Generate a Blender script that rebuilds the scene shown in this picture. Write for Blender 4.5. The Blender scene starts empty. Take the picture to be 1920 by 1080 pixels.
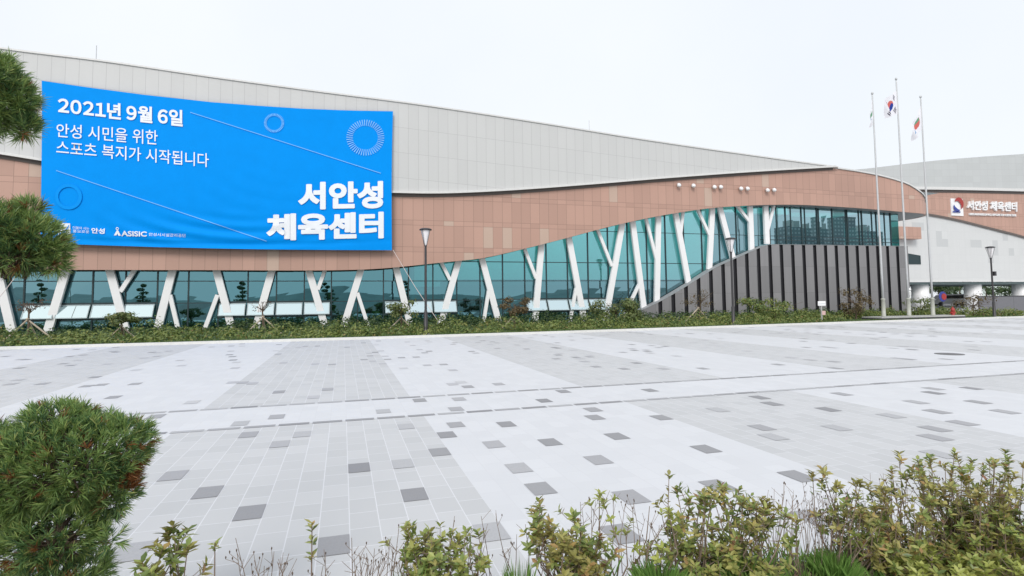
import bpy, math, random
from mathutils import Vector, Matrix
PI = math.pi
sc = bpy.context.scene
col = sc.collection

# ------------------------------------------------------------ camera
FPX, CY, EYE = 1054.53, 497.0, 1.7
_y, _p, _r = 0.292538, 0.0625944, -0.0112485
fw = Vector((math.sin(_y)*math.cos(_p), math.cos(_y)*math.cos(_p), math.sin(_p)))
rt = Vector((math.cos(_y), -math.sin(_y), 0)); up0 = rt.cross(fw)
CR = rt*math.cos(_r)+up0*math.sin(_r); CU = -rt*math.sin(_r)+up0*math.cos(_r)
cam = bpy.data.cameras.new("camera"); cam_o = bpy.data.objects.new("camera", cam); col.objects.link(cam_o)
M = Matrix((CR, CU, -fw)).transposed().to_4x4(); M.translation = Vector((0, 0, EYE)); cam_o.matrix_world = M
cam.sensor_width = 36; cam.lens = FPX/1920*36; cam.shift_y = (CY-540)/1920; cam.clip_start = .05; cam.clip_end = 3000
sc.camera = cam_o

# ------------------------------------------------------------ world, sun, exposure
SUN_EL, SUN_ROT = math.radians(36), math.radians(206)
w = bpy.data.worlds.new("World"); sc.world = w; w.use_nodes = True
nt = w.node_tree; nt.nodes.clear()
sky = nt.nodes.new('ShaderNodeTexSky'); sky.sky_type = 'NISHITA'; sky.sun_disc = False
sky.sun_elevation = SUN_EL; sky.sun_rotation = SUN_ROT; sky.air_density = 1.2; sky.dust_density = 6
mx = nt.nodes.new('ShaderNodeMixRGB'); mx.inputs[0].default_value = .90; mx.inputs[2].default_value = (9.1, 9.5, 10.0, 1)
bg = nt.nodes.new('ShaderNodeBackground'); bg.inputs[1].default_value = .1
wo = nt.nodes.new('ShaderNodeOutputWorld')
cn = nt.nodes.new('ShaderNodeTexNoise'); cn.inputs['Scale'].default_value = 2.2; cn.inputs['Detail'].default_value = 4
cr = nt.nodes.new('ShaderNodeValToRGB'); cr.color_ramp.elements[0].position = .35; cr.color_ramp.elements[0].color = (8.75,9.2,9.75,1); cr.color_ramp.elements[1].position = .68; cr.color_ramp.elements[1].color = (9.35,9.7,10.1,1)
nt.links.new(cn.outputs['Fac'], cr.inputs[0]); nt.links.new(cr.outputs[0], mx.inputs[2])
nt.links.new(sky.outputs[0], mx.inputs[1]); nt.links.new(mx.outputs[0], bg.inputs[0]); nt.links.new(bg.outputs[0], wo.inputs[0])
sl = bpy.data.lights.new("sun", 'SUN'); sl.energy = 1.5; sl.angle = math.radians(20); sl.color = (1, .97, .93)
so = bpy.data.objects.new("sun", sl); col.objects.link(so)
sd = Vector((math.sin(SUN_ROT)*math.cos(SUN_EL), math.cos(SUN_ROT)*math.cos(SUN_EL), math.sin(SUN_EL)))
so.rotation_euler = sd.to_track_quat('Z', 'Y').to_euler(); so.location = sd*60
sc.view_settings.view_transform = 'Standard'; sc.view_settings.look = 'None'
sc.view_settings.exposure = .14; sc.view_settings.gamma = 1

# ------------------------------------------------------------ helpers
def ray(px, py): return CR*((px-960)/FPX)-CU*((py-CY)/FPX)+fw
def G(px, py, z=0.0):
    d = ray(px, py); return Vector((0, 0, EYE))+d*((z-EYE)/d.z)
def F(px, py, Y):
    d = ray(px, py); return Vector((0, 0, EYE))+d*(Y/d.y)

class MB:
    def __init__(s): s.v = []; s.f = []; s.m = []
    def add(s, vs, fs, m=0):
        o = len(s.v); s.v += [tuple(v) for v in vs]
        for f in fs: s.f.append(tuple(i+o for i in f)); s.m.append(m)
        return s
    def box(s, x0, x1, y0, y1, z0, z1, m=0):
        return s.add([(x0,y0,z0),(x1,y0,z0),(x1,y1,z0),(x0,y1,z0),(x0,y0,z1),(x1,y0,z1),(x1,y1,z1),(x0,y1,z1)],
              [(0,3,2,1),(4,5,6,7),(0,1,5,4),(1,2,6,5),(2,3,7,6),(3,0,4,7)], m)
    def bar(s, a, b, w, d, m=0, yaxis=Vector((0,1,0))):
        a = Vector(a); b = Vector(b); t = (b-a).normalized(); x = yaxis.cross(t)
        x = x.normalized() if x.length > 1e-6 else Vector((1,0,0)); y = t.cross(x).normalized()
        vs = [p+x*sx*w/2+y*sy*d/2 for p in (a, b) for sx, sy in ((-1,-1),(1,-1),(1,1),(-1,1))]
        return s.add(vs, [(3,2,1,0),(4,5,6,7),(0,1,5,4),(1,2,6,5),(2,3,7,6),(3,0,4,7)], m)
    def tube(s, pts, rads, n=8, m=0, cap=True):
        o = len(s.v); pts = [Vector(p) for p in pts]
        for i, p in enumerate(pts):
            t = (pts[min(i+1, len(pts)-1)]-pts[max(i-1, 0)]).normalized()
            a = Vector((1,0,0)) if abs(t.x) < .8 else Vector((0,1,0)); x = t.cross(a).normalized(); y = t.cross(x)
            r = rads[i] if hasattr(rads, '__len__') else rads
            for k in range(n):
                q = 2*PI*k/n; s.v.append(tuple(p+x*(r*math.cos(q))+y*(r*math.sin(q))))
        for i in range(len(pts)-1):
            for k in range(n):
                s.f.append((o+i*n+k, o+i*n+(k+1)%n, o+(i+1)*n+(k+1)%n, o+(i+1)*n+k)); s.m.append(m)
        if cap:
            s.f.append(tuple(o+k for k in reversed(range(n)))); s.m.append(m)
            s.f.append(tuple(o+(len(pts)-1)*n+k for k in range(n))); s.m.append(m)
        return s
    def lathe(s, prof, cx=0, cy=0, n=20, m=0):
        return s.tube([(cx, cy, z) for r, z in prof], [max(r, 1e-4) for r, z in prof], n, m)
    def build(s, name, mats, parent=None, loc=None, smooth=False):
        me = bpy.data.meshes.new(name); me.from_pydata(s.v, [], s.f); me.update()
        for mt in (mats if isinstance(mats, (list, tuple)) else [mats]): me.materials.append(mt)
        if len(me.materials) > 1: me.polygons.foreach_set('material_index', s.m)
        if smooth: me.polygons.foreach_set('use_smooth', [True]*len(s.f))
        o = bpy.data.objects.new(name, me); col.objects.link(o)
        if parent is not None: o.parent = parent
        if loc is not None: o.location = loc
        return o

def tag(o, label, cat, group=None, kind=None):
    if label: o['label'] = label
    if cat: o['category'] = cat
    if group: o['group'] = group
    if kind: o['kind'] = kind
    return o
def structure(o): o['kind'] = 'structure'; return o
def thing(name, label, cat, loc=(0,0,0), group=None, rz=0):
    o = bpy.data.objects.new(name, None); col.objects.link(o); o.location = loc; o.rotation_euler = (0,0,rz)
    o.empty_display_size = .3
    return tag(o, label, cat, group)
def copy_tree(o, parent=None):
    c = o.copy(); col.objects.link(c)
    if parent is not None: c.parent = parent
    for ch in list(o.children): copy_tree(ch, c)
    return c

# ---- materials
def newmat(name):
    m = bpy.data.materials.new(name); m.use_nodes = True; nt = m.node_tree
    return m, nt, nt.nodes['Principled BSDF']
def N(nt, typ, **kw):
    n = nt.nodes.new(typ)
    for k, v in kw.items(): setattr(n, k, v)
    return n
def math_(nt, op, a, b=None, c=None):
    n = nt.nodes.new('ShaderNodeMath'); n.operation = op
    for i, v in enumerate((a, b, c)):
        if v is None: continue
        if hasattr(v, 'links'): nt.links.new(v, n.inputs[i])
        else: n.inputs[i].default_value = v
    return n.outputs[0]
def mixc(nt, fac, a, b, blend='MIX'):
    n = nt.nodes.new('ShaderNodeMixRGB'); n.blend_type = blend
    for i, v in enumerate((fac, a, b)):
        if hasattr(v, 'links'): nt.links.new(v, n.inputs[i])
        elif i == 0: n.inputs[0].default_value = v
        else: n.inputs[i].default_value = (*v, 1)
    return n.outputs[0]
def noise(nt, scale, detail=3, vec=None, rough=.5):
    n = N(nt, 'ShaderNodeTexNoise'); n.inputs['Scale'].default_value = scale; n.inputs['Detail'].default_value = detail
    n.inputs['Roughness'].default_value = rough
    if vec is not None: nt.links.new(vec, n.inputs['Vector'])
    return n.outputs['Fac']
def bump(nt, b, h, strength=.3, dist=.01):
    n = N(nt, 'ShaderNodeBump'); n.inputs['Strength'].default_value = strength; n.inputs['Distance'].default_value = dist
    nt.links.new(h, n.inputs['Height']); nt.links.new(n.outputs[0], b.inputs['Normal'])
def objco(nt): return N(nt, 'ShaderNodeTexCoord').outputs['Object']
def ramp(nt, fac, stops):
    n = N(nt, 'ShaderNodeValToRGB'); e = n.color_ramp.elements
    while len(e) < len(stops): e.new(.5)
    for el, (p, c) in zip(e, stops): el.position = p; el.color = (*c, 1)
    nt.links.new(fac, n.inputs[0]); return n.outputs[0]

def plain(name, c, rough=.6, metal=0, var=.12, scale=6):
    m, nt, b = newmat(name); f = noise(nt, scale, 4, objco(nt))
    lo = tuple(x*(1-var) for x in c); hi = tuple(min(1, x*(1+var)) for x in c)
    nt.links.new(mixc(nt, f, lo, hi), b.inputs['Base Color'])
    b.inputs['Roughness'].default_value = rough; b.inputs['Metallic'].default_value = metal
    return m

def panels(name, c, pw, ph, jw, jc, var=.06, slope=0., courses=None, rough=.55, odd=None, oddc=None, streak=.14):
    """wall cladding in X/Z: panel pw x ph with joints; courses = (period, narrow height)"""
    m, nt, b = newmat(name)
    sx = N(nt, 'ShaderNodeSeparateXYZ'); nt.links.new(objco(nt), sx.inputs[0])
    X, Y, Z = sx.outputs
    if slope: Z = math_(nt, 'ADD', Z, math_(nt, 'MULTIPLY', X, slope))
    u = math_(nt, 'DIVIDE', math_(nt, 'ADD', X, Y), pw)
    uf = math_(nt, 'FRACT', u); ui = math_(nt, 'FLOOR', u)
    v = math_(nt, 'DIVIDE', Z, ph); vf = math_(nt, 'FRACT', v); vi = math_(nt, 'FLOOR', v)
    jx = math_(nt, 'LESS_THAN', uf, jw/pw); jz = math_(nt, 'LESS_THAN', vf, jw/ph)
    j = math_(nt, 'MAXIMUM', jx, jz)
    if courses:
        d = math_(nt, 'SUBTRACT', vf, courses)
        inb = math_(nt, 'LESS_THAN', math_(nt, 'ABSOLUTE', d), jw/ph/2)
        j = math_(nt, 'MAXIMUM', j, inb)
        vi = math_(nt, 'ADD', vi, math_(nt, 'MULTIPLY', math_(nt, 'GREATER_THAN', vf, courses), .5))
    cb = N(nt, 'ShaderNodeCombineXYZ'); nt.links.new(ui, cb.inputs[0]); nt.links.new(vi, cb.inputs[1])
    wn = N(nt, 'ShaderNodeTexWhiteNoise'); wn.noise_dimensions = '2D'; nt.links.new(cb.outputs[0], wn.inputs['Vector'])
    f = wn.outputs['Value']
    lo = tuple(x*(1-var) for x in c); hi = tuple(x*(1+var) for x in c)
    cc = mixc(nt, f, lo, hi)
    if odd: cc = mixc(nt, math_(nt, 'GREATER_THAN', f, 1-odd), cc, oddc)
    mp = N(nt, 'ShaderNodeMapping'); mp.inputs['Scale'].default_value = (2.2,2.2,.10); nt.links.new(objco(nt), mp.inputs[0])
    stk = noise(nt, 1., 4, mp.outputs[0], .6); cc = mixc(nt, math_(nt, 'MULTIPLY', math_(nt, 'GREATER_THAN', stk, -1), math_(nt, 'MULTIPLY', stk, streak)), cc, tuple(x*.55 for x in c))
    big = noise(nt, .25, 3, objco(nt)); fine = noise(nt, 9, 4, objco(nt))
    cc = mixc(nt, math_(nt, 'MULTIPLY', big, .12), cc, tuple(x*.8 for x in c))
    cc = mixc(nt, math_(nt, 'MULTIPLY', fine, .14), cc, tuple(x*.75 for x in c))
    cc = mixc(nt, math_(nt, 'MULTIPLY', j, .8), cc, jc)
    nt.links.new(cc, b.inputs['Base Color']); b.inputs['Roughness'].default_value = rough
    bump(nt, b, math_(nt, 'SUBTRACT', 1, j), .3, .01)
    return m

def foliage(name, stops, rough=.55, trans=.35, ns=.75):
    m, nt, b = newmat(name); g = N(nt, 'ShaderNodeNewGeometry')
    c = ramp(nt, g.outputs['Random Per Island'], stops)
    f = noise(nt, 3., 2, objco(nt)); c = mixc(nt, math_(nt, 'MULTIPLY', f, .25), c, tuple(x*.7 for x in stops[0][1]))
    f2 = noise(nt, ns, 3, objco(nt)); f2 = math_(nt, 'MULTIPLY', math_(nt, 'GREATER_THAN', f2, .5), .32)
    c = mixc(nt, f2, c, tuple(min(1,x*1.15) for x in stops[-2][1]))
    nt.links.new(c, b.inputs['Base Color']); b.inputs['Roughness'].default_value = rough
    tr = N(nt, 'ShaderNodeBsdfTranslucent'); nt.links.new(c, tr.inputs[0])
    ms = N(nt, 'ShaderNodeMixShader'); ms.inputs[0].default_value = trans
    nt.links.new(b.outputs[0], ms.inputs[1]); nt.links.new(tr.outputs[0], ms.inputs[2])
    nt.links.new(ms.outputs[0], nt.nodes['Material Output'].inputs[0])
    return m

MT = {}
MT['cream'] = panels('cream_panels', (.60,.605,.60), .64, 1.62, .022, (.40,.40,.40), .02, slope=.0556)
MT['pink'] = panels('pink_stone', (.51,.315,.25), .66, 1.72, .020, (.22,.14,.11), .075, courses=.82, odd=.035, oddc=(.56,.42,.34))
MT['tile'] = panels('white_tile', (.66,.67,.67), .95, .95, .012, (.52,.53,.53), .015, odd=.06, oddc=(.55,.565,.57))
MT['stone'] = panels('grey_stone', (.27,.265,.275), 1.11, 2.05, .012, (.1,.1,.1), .14, streak=.5)
MT['groove'] = plain('groove_metal', (.018,.018,.022), .5)
MT['trim'] = plain('light_trim', (.68,.68,.67), .45)
MT['dark_trim'] = plain('dark_trim', (.12,.10,.09), .5)  # real trim, and also the painted shadow strips under the cream walls
MT['white'] = plain('white_paint', (.86,.86,.87), .4, var=.03)
MT['mullion'] = plain('dark_aluminium', (.018,.04,.045), .4)
MT['frame_grey'] = plain('grey_aluminium', (.35,.42,.44), .4)
MT['soffit'] = plain('soffit_grey', (.30,.31,.32), .6)
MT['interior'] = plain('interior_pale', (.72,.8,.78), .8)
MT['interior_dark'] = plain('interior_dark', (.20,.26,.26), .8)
MT['floor'] = plain('interior_floor', (.3,.31,.3), .5)
MT['black'] = plain('black_metal', (.02,.02,.023), .4)
MT['lampblack'] = plain('lamp_metal', (.035,.033,.036), .4)
MT['steel'] = plain('steel_pole', (.55,.56,.57), .35, .3)
MT['sleeve'] = plain('pole_sleeve', (.42,.43,.38), .4)
MT['lantern'] = plain('lantern_acrylic', (.78,.76,.78), .25)
MT['concrete'] = plain('concrete', (.42,.42,.41), .8)
MT['greyiron'] = plain('cast_iron', (.13,.13,.135), .6)
MT['granite_dark'] = plain('dark_granite', (.05,.05,.055), .4)
MT['kerb'] = plain('kerb_granite', (.66,.66,.64), .7)
MT['bark'] = plain('bark', (.12,.085,.06), .85, var=.4, scale=20)
MT['stake'] = plain('stake_wood', (.50,.42,.33), .7, var=.25)
MT['soil'] = plain('soil', (.075,.05,.035), .95, var=.5, scale=12)
MT['asphalt'] = plain('asphalt', (.16,.16,.16), .9)
MT['red'] = plain('red_paint', (.36,.035,.03), .5)
MT['blue'] = plain('blue_paint', (.03,.05,.28), .4)
MT['rope'] = plain('rope', (.62,.55,.52), .8)
MT['lawn'] = plain('lawn', (.055,.095,.025), .9, var=.45, scale=4)
MT['twig'] = plain('twig', (.24,.18,.14), .8, var=.4, scale=30)

def glass(name, refl, trans_c, fac, facing=.5, graze=(.62,.76,.84)):
    m = bpy.data.materials.new(name); m.use_nodes = True; nt = m.node_tree; nt.nodes.clear()
    t = N(nt, 'ShaderNodeBsdfTransparent'); t.inputs[0].default_value = (*trans_c, 1)
    g = N(nt, 'ShaderNodeBsdfGlossy'); g.inputs[0].default_value = (*refl, 1); g.inputs['Roughness'].default_value = .0
    lw = N(nt, 'ShaderNodeLayerWeight'); lw.inputs[0].default_value = .5
    f = math_(nt, 'ADD', fac, math_(nt, 'MULTIPLY', lw.outputs['Facing'], facing))
    gr = N(nt, 'ShaderNodeMath', operation='MULTIPLY', use_clamp=True); nt.links.new(lw.outputs['Facing'], gr.inputs[0]); gr.inputs[1].default_value = 2.0
    nt.links.new(mixc(nt, gr.outputs[0], refl, graze), g.inputs[0])
    ms = N(nt, 'ShaderNodeMixShader'); nt.links.new(f, ms.inputs[0])
    nt.links.new(t.outputs[0], ms.inputs[1]); nt.links.new(g.outputs[0], ms.inputs[2])
    o = N(nt, 'ShaderNodeOutputMaterial'); nt.links.new(ms.outputs[0], o.inputs[0])
    return m
MT['glass'] = glass('teal_glass', (.24,.54,.61), (.10,.60,.56), .52)
MT['vent_glass'] = glass('vent_glass', (.82,.98,1.0), (.75,.9,.92), .78, .2, (.82,.98,1.0))

def plaza_mat():
    m, nt, b = newmat('granite_paving')
    co = objco(nt); sx = N(nt, 'ShaderNodeSeparateXYZ'); nt.links.new(co, sx.inputs[0]); X, Y, Z = sx.outputs
    cb = N(nt, 'ShaderNodeCombineXYZ'); nt.links.new(Y, cb.inputs[0]); nt.links.new(math_(nt, 'ADD', X, 2.15+22.13), cb.inputs[1])
    br = N(nt, 'ShaderNodeTexBrick'); nt.links.new(cb.outputs[0], br.inputs['Vector'])
    br.offset = .37; br.offset_frequency = 2; br.squash = 1
    br.inputs['Scale'].default_value = 1; br.inputs['Brick Width'].default_value = .33; br.inputs['Row Height'].default_value = .2213
    br.inputs['Mortar Size'].default_value = .0045; br.inputs['Mortar Smooth'].default_value = .2
    br.inputs['Color1'].default_value = (0,0,0,1); br.inputs['Color2'].default_value = (1,1,1,1); br.inputs['Mortar'].default_value = (.5,.5,.5,1)
    k = math_(nt, 'FLOOR', math_(nt, 'DIVIDE', math_(nt, 'ADD', X, 2.15), 3.32))
    grey = math_(nt, 'LESS_THAN', math_(nt, 'ABSOLUTE', math_(nt, 'FRACT', math_(nt, 'MULTIPLY', k, .5))), .25)
    path = math_(nt, 'LESS_THAN', math_(nt, 'ABSOLUTE', math_(nt, 'SUBTRACT', Y, 9.38)), .8)
    grey = math_(nt, 'MULTIPLY', grey, math_(nt, 'SUBTRACT', 1, path))
    rnd = br.outputs['Color']
    wc = mixc(nt, rnd, (.65,.66,.69), (.69,.70,.73)); gc = mixc(nt, rnd, (.525,.532,.545), (.585,.59,.605))
    c = mixc(nt, grey, wc, gc)
    mort = mixc(nt, grey, (.64,.645,.675), (.71,.715,.75))
    c = mixc(nt, br.outputs['Fac'], c, mort)
    big = noise(nt, .35, 5, co, .62); c = mixc(nt, math_(nt, 'MULTIPLY', big, .20), c, (.47,.475,.47))
    med = noise(nt, 2.5, 5, co, .6); c = mixc(nt, math_(nt, 'MULTIPLY', med, .10), c, (.42,.42,.42))
    fine = noise(nt, 140, 2, co); c = mixc(nt, math_(nt, 'MULTIPLY', fine, .10), c, (.35,.35,.36))
    nt.links.new(c, b.inputs['Base Color']); b.inputs['Roughness'].default_value = .75
    bump(nt, b, br.outputs['Fac'], -.15, .004)
    return m
MT['plaza'] = plaza_mat()
def paver_mat(k=1.):
    m, nt, b = newmat('granite_inlay_pavers'); g = N(nt, 'ShaderNodeNewGeometry')
    c = ramp(nt, g.outputs['Random Per Island'], [(p,tuple(x*k for x in q)) for p,q in ((0,(.28,.28,.295)),(.4,(.35,.35,.365)),(.65,(.43,.43,.45)),(1,(.51,.515,.53)))])
    c = mixc(nt, math_(nt, 'MULTIPLY', noise(nt, 60, 3, objco(nt)), .35), c, (.16,.16,.17))
    nt.links.new(c, b.inputs['Base Color']); b.inputs['Roughness'].default_value = .7
    return m
MT['pavers'] = paver_mat(); MT['pavers_pale'] = paver_mat(1.22)

# ------------------------------------------------------------ ground
g = MB().add([(-400,-500,-.012),(500,-500,-.012),(500,500,-.012),(-400,500,-.012)], [(0,1,2,3)]).build('ground', MT['asphalt']); structure(g)
EDGE = [(-45,28.3),(-13,27.0),(1.5,26.55),(10,26.8),(21.6,27.5),(33.5,28.5),(45.5,28.95),(49.5,29.1)]
def edge_y(x):
    for (x0,y0),(x1,y1) in zip(EDGE, EDGE[1:]):
        if x <= x1: return y0+(y1-y0)*(x-x0)/(x1-x0)
    return EDGE[-1][1]
mb = MB(); NEAR = 2.85
pts = [(-45,NEAR,0),(90,NEAR,0),(90,60,0),(49.5,60,0)]+[(x,y,0) for x,y in reversed(EDGE)]
mb.add(pts, [tuple(range(len(pts)))]); structure(mb.build('plaza_paving', MT['plaza']))
# planting bed ground by the building and its kerb
mb = MB(); n = len(EDGE)
mb.add([(x,y+.16,.10) for x,y in EDGE]+[(x,36.9,.16) for x,y in EDGE], [(i,i+1,n+i+1,n+i) for i in range(n-1)])
structure(mb.build('planting_bed', MT['lawn']))
mb = MB()
for (x0,y0),(x1,y1) in zip(EDGE, EDGE[1:]):
    mb.add([(x0,y0,-.01),(x1,y1,-.01),(x1,y1,.11),(x0,y0,.11),(x0,y0+.16,.11),(x1,y1+.16,.11)], [(0,1,2,3),(3,2,5,4)])
structure(mb.build('bed_kerb', MT['kerb']))
# foreground bed: a low mound of soil
def soil(x, y):
    t = min(1, max(0, (x+.5)/2.6)); h = .34-.26*min(1,max(0,(x-1.7)/1.8)); k = min(1, max(0, (NEAR-.06-y)/.35)); return .05+h*k*k*(3-2*k)
mb = MB(); rnd = random.Random(4)
nx, ny = 90, 50
for j in range(ny+1):
    for i in range(nx+1):
        mb.v.append((-8+16*i/nx, -3+(NEAR-.06+3)*j/ny, soil(-8+16*i/nx, -3+(NEAR-.06+3)*j/ny)+.05*rnd.random()*(j < ny)))
for j in range(ny):
    for i in range(nx): a = j*(nx+1)+i; mb.f.append((a,a+1,a+nx+2,a+nx+1)); mb.m.append(0)
structure(mb.build('foreground_soil', MT['soil']))
mb = MB().box(-8,8,NEAR-.07,NEAR,-.01,.06); structure(mb.build('foreground_kerb', MT['kerb']))

# dark pavers and the two dark lines of the cross path (flat inlays of the paving)
mb = MB(); rnd = random.Random(11); PW, PL = .2213, .33; used = set()
def paver(x, y, m=0):
    i = math.floor((x+2.15)/PW); off = (.37*PL if i % 2 else 0); j = math.floor((y-off)/PL)
    if (i,j) in used: return
    used.add((i,j)); x0 = -2.15+i*PW+.004; y0 = off+j*PL+.004; x1 = x0+PW-.008; y1 = y0+PL-.008
    mb.add([(x0,y0,.004),(x1,y0,.004),(x1,y1,.004),(x0,y1,.004)], [(0,1,2,3)], m)
near = [(313,887),(372,924),(457,816),(513,837),(562,811),(530,778),(458,797),(293,781),(447,970),(617,1008),(262,1045),(668,880),(752,872),
 (775,933),(827,853),(763,803),(839,815),(855,793),(957,797),(933,837),(1028,823),(968,872),(1018,915),(1140,868),(1178,923),(1155,812),(1128,783),
 (1120,767),(1252,782),(717,770),(775,751),(867,750),(1025,750),(1052,734),(1222,732),(847,768),(1352,846),(1498,885),(1352,772),(1432,806),
 (1447,822),(1552,768),(1568,803),(1682,782),(1750,802),(1777,825),(1760,850),(1433,755),(1423,747),(1575,739),(1720,754),(1753,728),(1745,735),
 (1820,727),(1830,752),(1777,774),(1893,771),(1802,792),(1537,963),(1380,918),(930,1005),(1175,1005)]
for q in near: p = G(*q); paver(p.x, p.y)
for _ in range(780):
    x = rnd.uniform(-30, 70); y = rnd.uniform(10.6, 28)
    if y < edge_y(x)-.5: paver(x, y, 1)
for _ in range(40):
    p = (rnd.uniform(16, 40), rnd.uniform(3, 8.3)); paver(*p)
for yy in (8.56, 10.21):
    x = -40.
    while x < 80:
        l = .40; mb.add([(x,yy-.06,.004),(x+l,yy-.06,.004),(x+l,yy+.06,.004),(x,yy+.06,.004)], [(0,1,2,3)]); x += l+.045
structure(mb.build('dark_paving', [MT['pavers'],MT['pavers_pale']]))
p = G(1780,664); mb = MB().lathe([(.36,.001),(.36,.008),(.02,.008)], 0, 0, 24)
tag(mb.build('manhole_cover', MT['greyiron'], loc=(p.x,p.y,0)), 'thin dark round manhole cover set in the pale paving', 'manhole cover')

# ------------------------------------------------------------ main building
def poly_at(pl, x):
    if x <= pl[0][0]: a, b = pl[0], pl[1]
    elif x >= pl[-1][0]: a, b = pl[-2], pl[-1]
    else:
        for a, b in zip(pl, pl[1:]):
            if x <= b[0]: break
    return a[1]+(b[1]-a[1])*(x-a[0])/(b[0]-a[0])
def smooth_poly(pl, step=.6):
    """Catmull-Rom through (x,z) points, resampled"""
    out = []
    for i in range(len(pl)-1):
        p0 = pl[max(i-1,0)]; p1 = pl[i]; p2 = pl[i+1]; p3 = pl[min(i+2,len(pl)-1)]
        m1 = (p2[1]-p0[1])/max(p2[0]-p0[0],1e-6); m2 = (p3[1]-p1[1])/max(p3[0]-p1[0],1e-6); h = p2[0]-p1[0]
        k = max(1, int(h/step))
        for j in range(k):
            t = j/k; out.append((p1[0]+t*h, (2*t**3-3*t*t+1)*p1[1]+(t**3-2*t*t+t)*h*m1+(-2*t**3+3*t*t)*p2[1]+(t**3-t*t)*h*m2))
    out.append(pl[-1]); return out
def px_poly(pts, Y): return [(v.x, v.z) for v in (F(a,b,Y) for a,b in pts)]
YF = 36.0
top_px = [(0,95),(200,120),(400,149),(600,176),(780,199),(1000,232),(1200,264),(1400,293),(1565,315.5)]
mid_px = [(0,293),(75,305),(250,330),(450,352),(600,361),(735,365),(830,366),(960,360),(1100,349.5),(1250,337),(1400,326),(1565,316)]
low_px = [(0,506),(135,506),(400,506.5),(600,507),(700,504.5),(760,499.5),(830,492),(905,484),(985,466),(1060,447),(1145,424.5),(1230,406),(1330,390.5),(1400,385.5),(1440,384),(1500,384),(1560,387),(1620,391),(1690,397)]
TOP = [(-45, 17.2)]+px_poly(top_px, YF); MID = [(-45, 12.2)]+px_poly(mid_px, YF); LOW = [(-45, 3.9)]+px_poly(low_px, YF)
TOPs, MIDs, LOWs = smooth_poly(TOP), smooth_poly(MID), smooth_poly(LOW)
FT = px_poly([(1565,316),(1600,321),(1640,328),(1670,335.5),(1700,345),(1720,357)], YF)   # top of stone after the roof meets it
CX, RC = 47.2, 3.5
bld = thing('sports_center_building', 'long sports centre with cream upper wall, pink stone wave and teal glass front', 'building', (0,0,0))

def face_strip(xs, ztop, zbot, y0, y1, name, mat, parent):
    """slab between two curves in X/Z, from y0 (front) to y1 (back)"""
    mb = MB()
    n = len(xs)
    for x in xs:
        mb.v += [(x,y0,ztop(x)),(x,y0,zbot(x)),(x,y1,ztop(x)),(x,y1,zbot(x))]
    for i in range(n-1):
        a = 4*i; b = a+4
        for f in ((a+1,b+1,b,a),(a,b,b+2,a+2),(a+3,b+3,b+1,a+1),(a+2,b+2,b+3,a+3)): mb.f.append(f); mb.m.append(0)
    mb.f += [(1,0,2,3),(4*n-4,4*n-3,4*n-1,4*n-2)]; mb.m += [0,0]
    return mb.build(name, mat, parent)
def frange(a, b, s):
    n = max(1, int(round((b-a)/s))); return [a+(b-a)*i/n for i in range(n+1)]
XR = TOP[-1][0]
xs = frange(-45, XR-.25, .6)
zt = lambda x: poly_at(TOPs, x); zm = lambda x: poly_at(MIDs, x); zl = lambda x: poly_at(LOWs, x)
face_strip(xs, lambda x: max(zt(x), zm(x)+.03), lambda x: zm(x)+.10, 35.75, 36.6, 'cream_wall', MT['cream'], bld)
face_strip(xs, lambda x: zm(x)+.20, lambda x: zm(x)+.06, 35.66, 35.748, 'wall_trim', MT['trim'], bld)
face_strip(xs, lambda x: zm(x)+.09, lambda x: zm(x)-.12, 35.93, 35.998, 'painted_lip_shadow', MT['dark_trim'], bld)  # dark strip painting the shadow line under the cream lip
face_strip(frange(-45, XR+.05, .6), lambda x: max(zt(x),zm(x)+.03)+.10, lambda x: max(zt(x),zm(x)+.03)+.003, 35.68, 36.7, 'parapet_cap', MT['trim'], bld)
# stone wave: plan polyline with a rounded right corner
plan = [(x, YF) for x in frange(-45, CX, .6)]+[(CX+RC*math.sin(a), YF+RC-RC*math.cos(a)) for a in frange(.08, PI/2, .12)]+[(CX+RC, y) for y in frange(YF+RC+1, 62, 4)]
def stone_top(x, y):
    if y > YF+1e-6 or x > FT[-1][0]:
        t = min(1, max(0, (x-FT[-1][0])/(CX+RC-1.2-FT[-1][0]))); return FT[-1][1]*(1-t)+10.0*t
    if x <= FT[0][0]: return zm(x)+.05
    return poly_at(FT, x)
zend = zl(CX)
mb = MB(); inn = []
for i, (x, y) in enumerate(plan):
    zb = zl(x) if y <= YF+1e-6 and x < CX-.5 else zend
    zt_ = stone_top(x, y)
    if x <= CX: q = (x, y+.12)
    else:
        d = Vector((x-CX, y-YF-RC)); d = d.normalized() if y < YF+RC else Vector((1,0)); q = (x-d.x*.12, y-d.y*.12)
    mb.v += [(x,y,zb),(x,y,zt_),(q[0],q[1],zb),(q[0],q[1],zt_)]
for i in range(len(plan)-1):
    a = 4*i; b = a+4
    for f in ((a,b,b+1,a+1),(a+1,b+1,b+3,a+3),(a+2,b+2,b,a),(a+3,b+3,b+2,a+2)): mb.f.append(f); mb.m.append(0)
mb.build('stone_fascia', MT['pink'], bld)
mb = MB()      # pale metal capping of the stone after the cream wall ends
for x, y in [p for p in plan if p[0] > XR-.3]:
    z = stone_top(x, y)
    d = Vector((x-CX, y-YF-RC)).normalized() if x > CX and y < YF+RC else (Vector((0,-1)) if x <= CX else Vector((1,0)))
    mb.v += [(x+d.x*.1,y+d.y*.1,z+.004),(x+d.x*.1,y+d.y*.1,z+.12),(x-d.x*.5,y-d.y*.5,z+.12)]
for i in range(len(mb.v)//3-1):
    a = 3*i; b = a+3; mb.f += [(a,b,b+1,a+1),(a+1,b+1,b+2,a+2)]; mb.m += [0,0]
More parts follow.
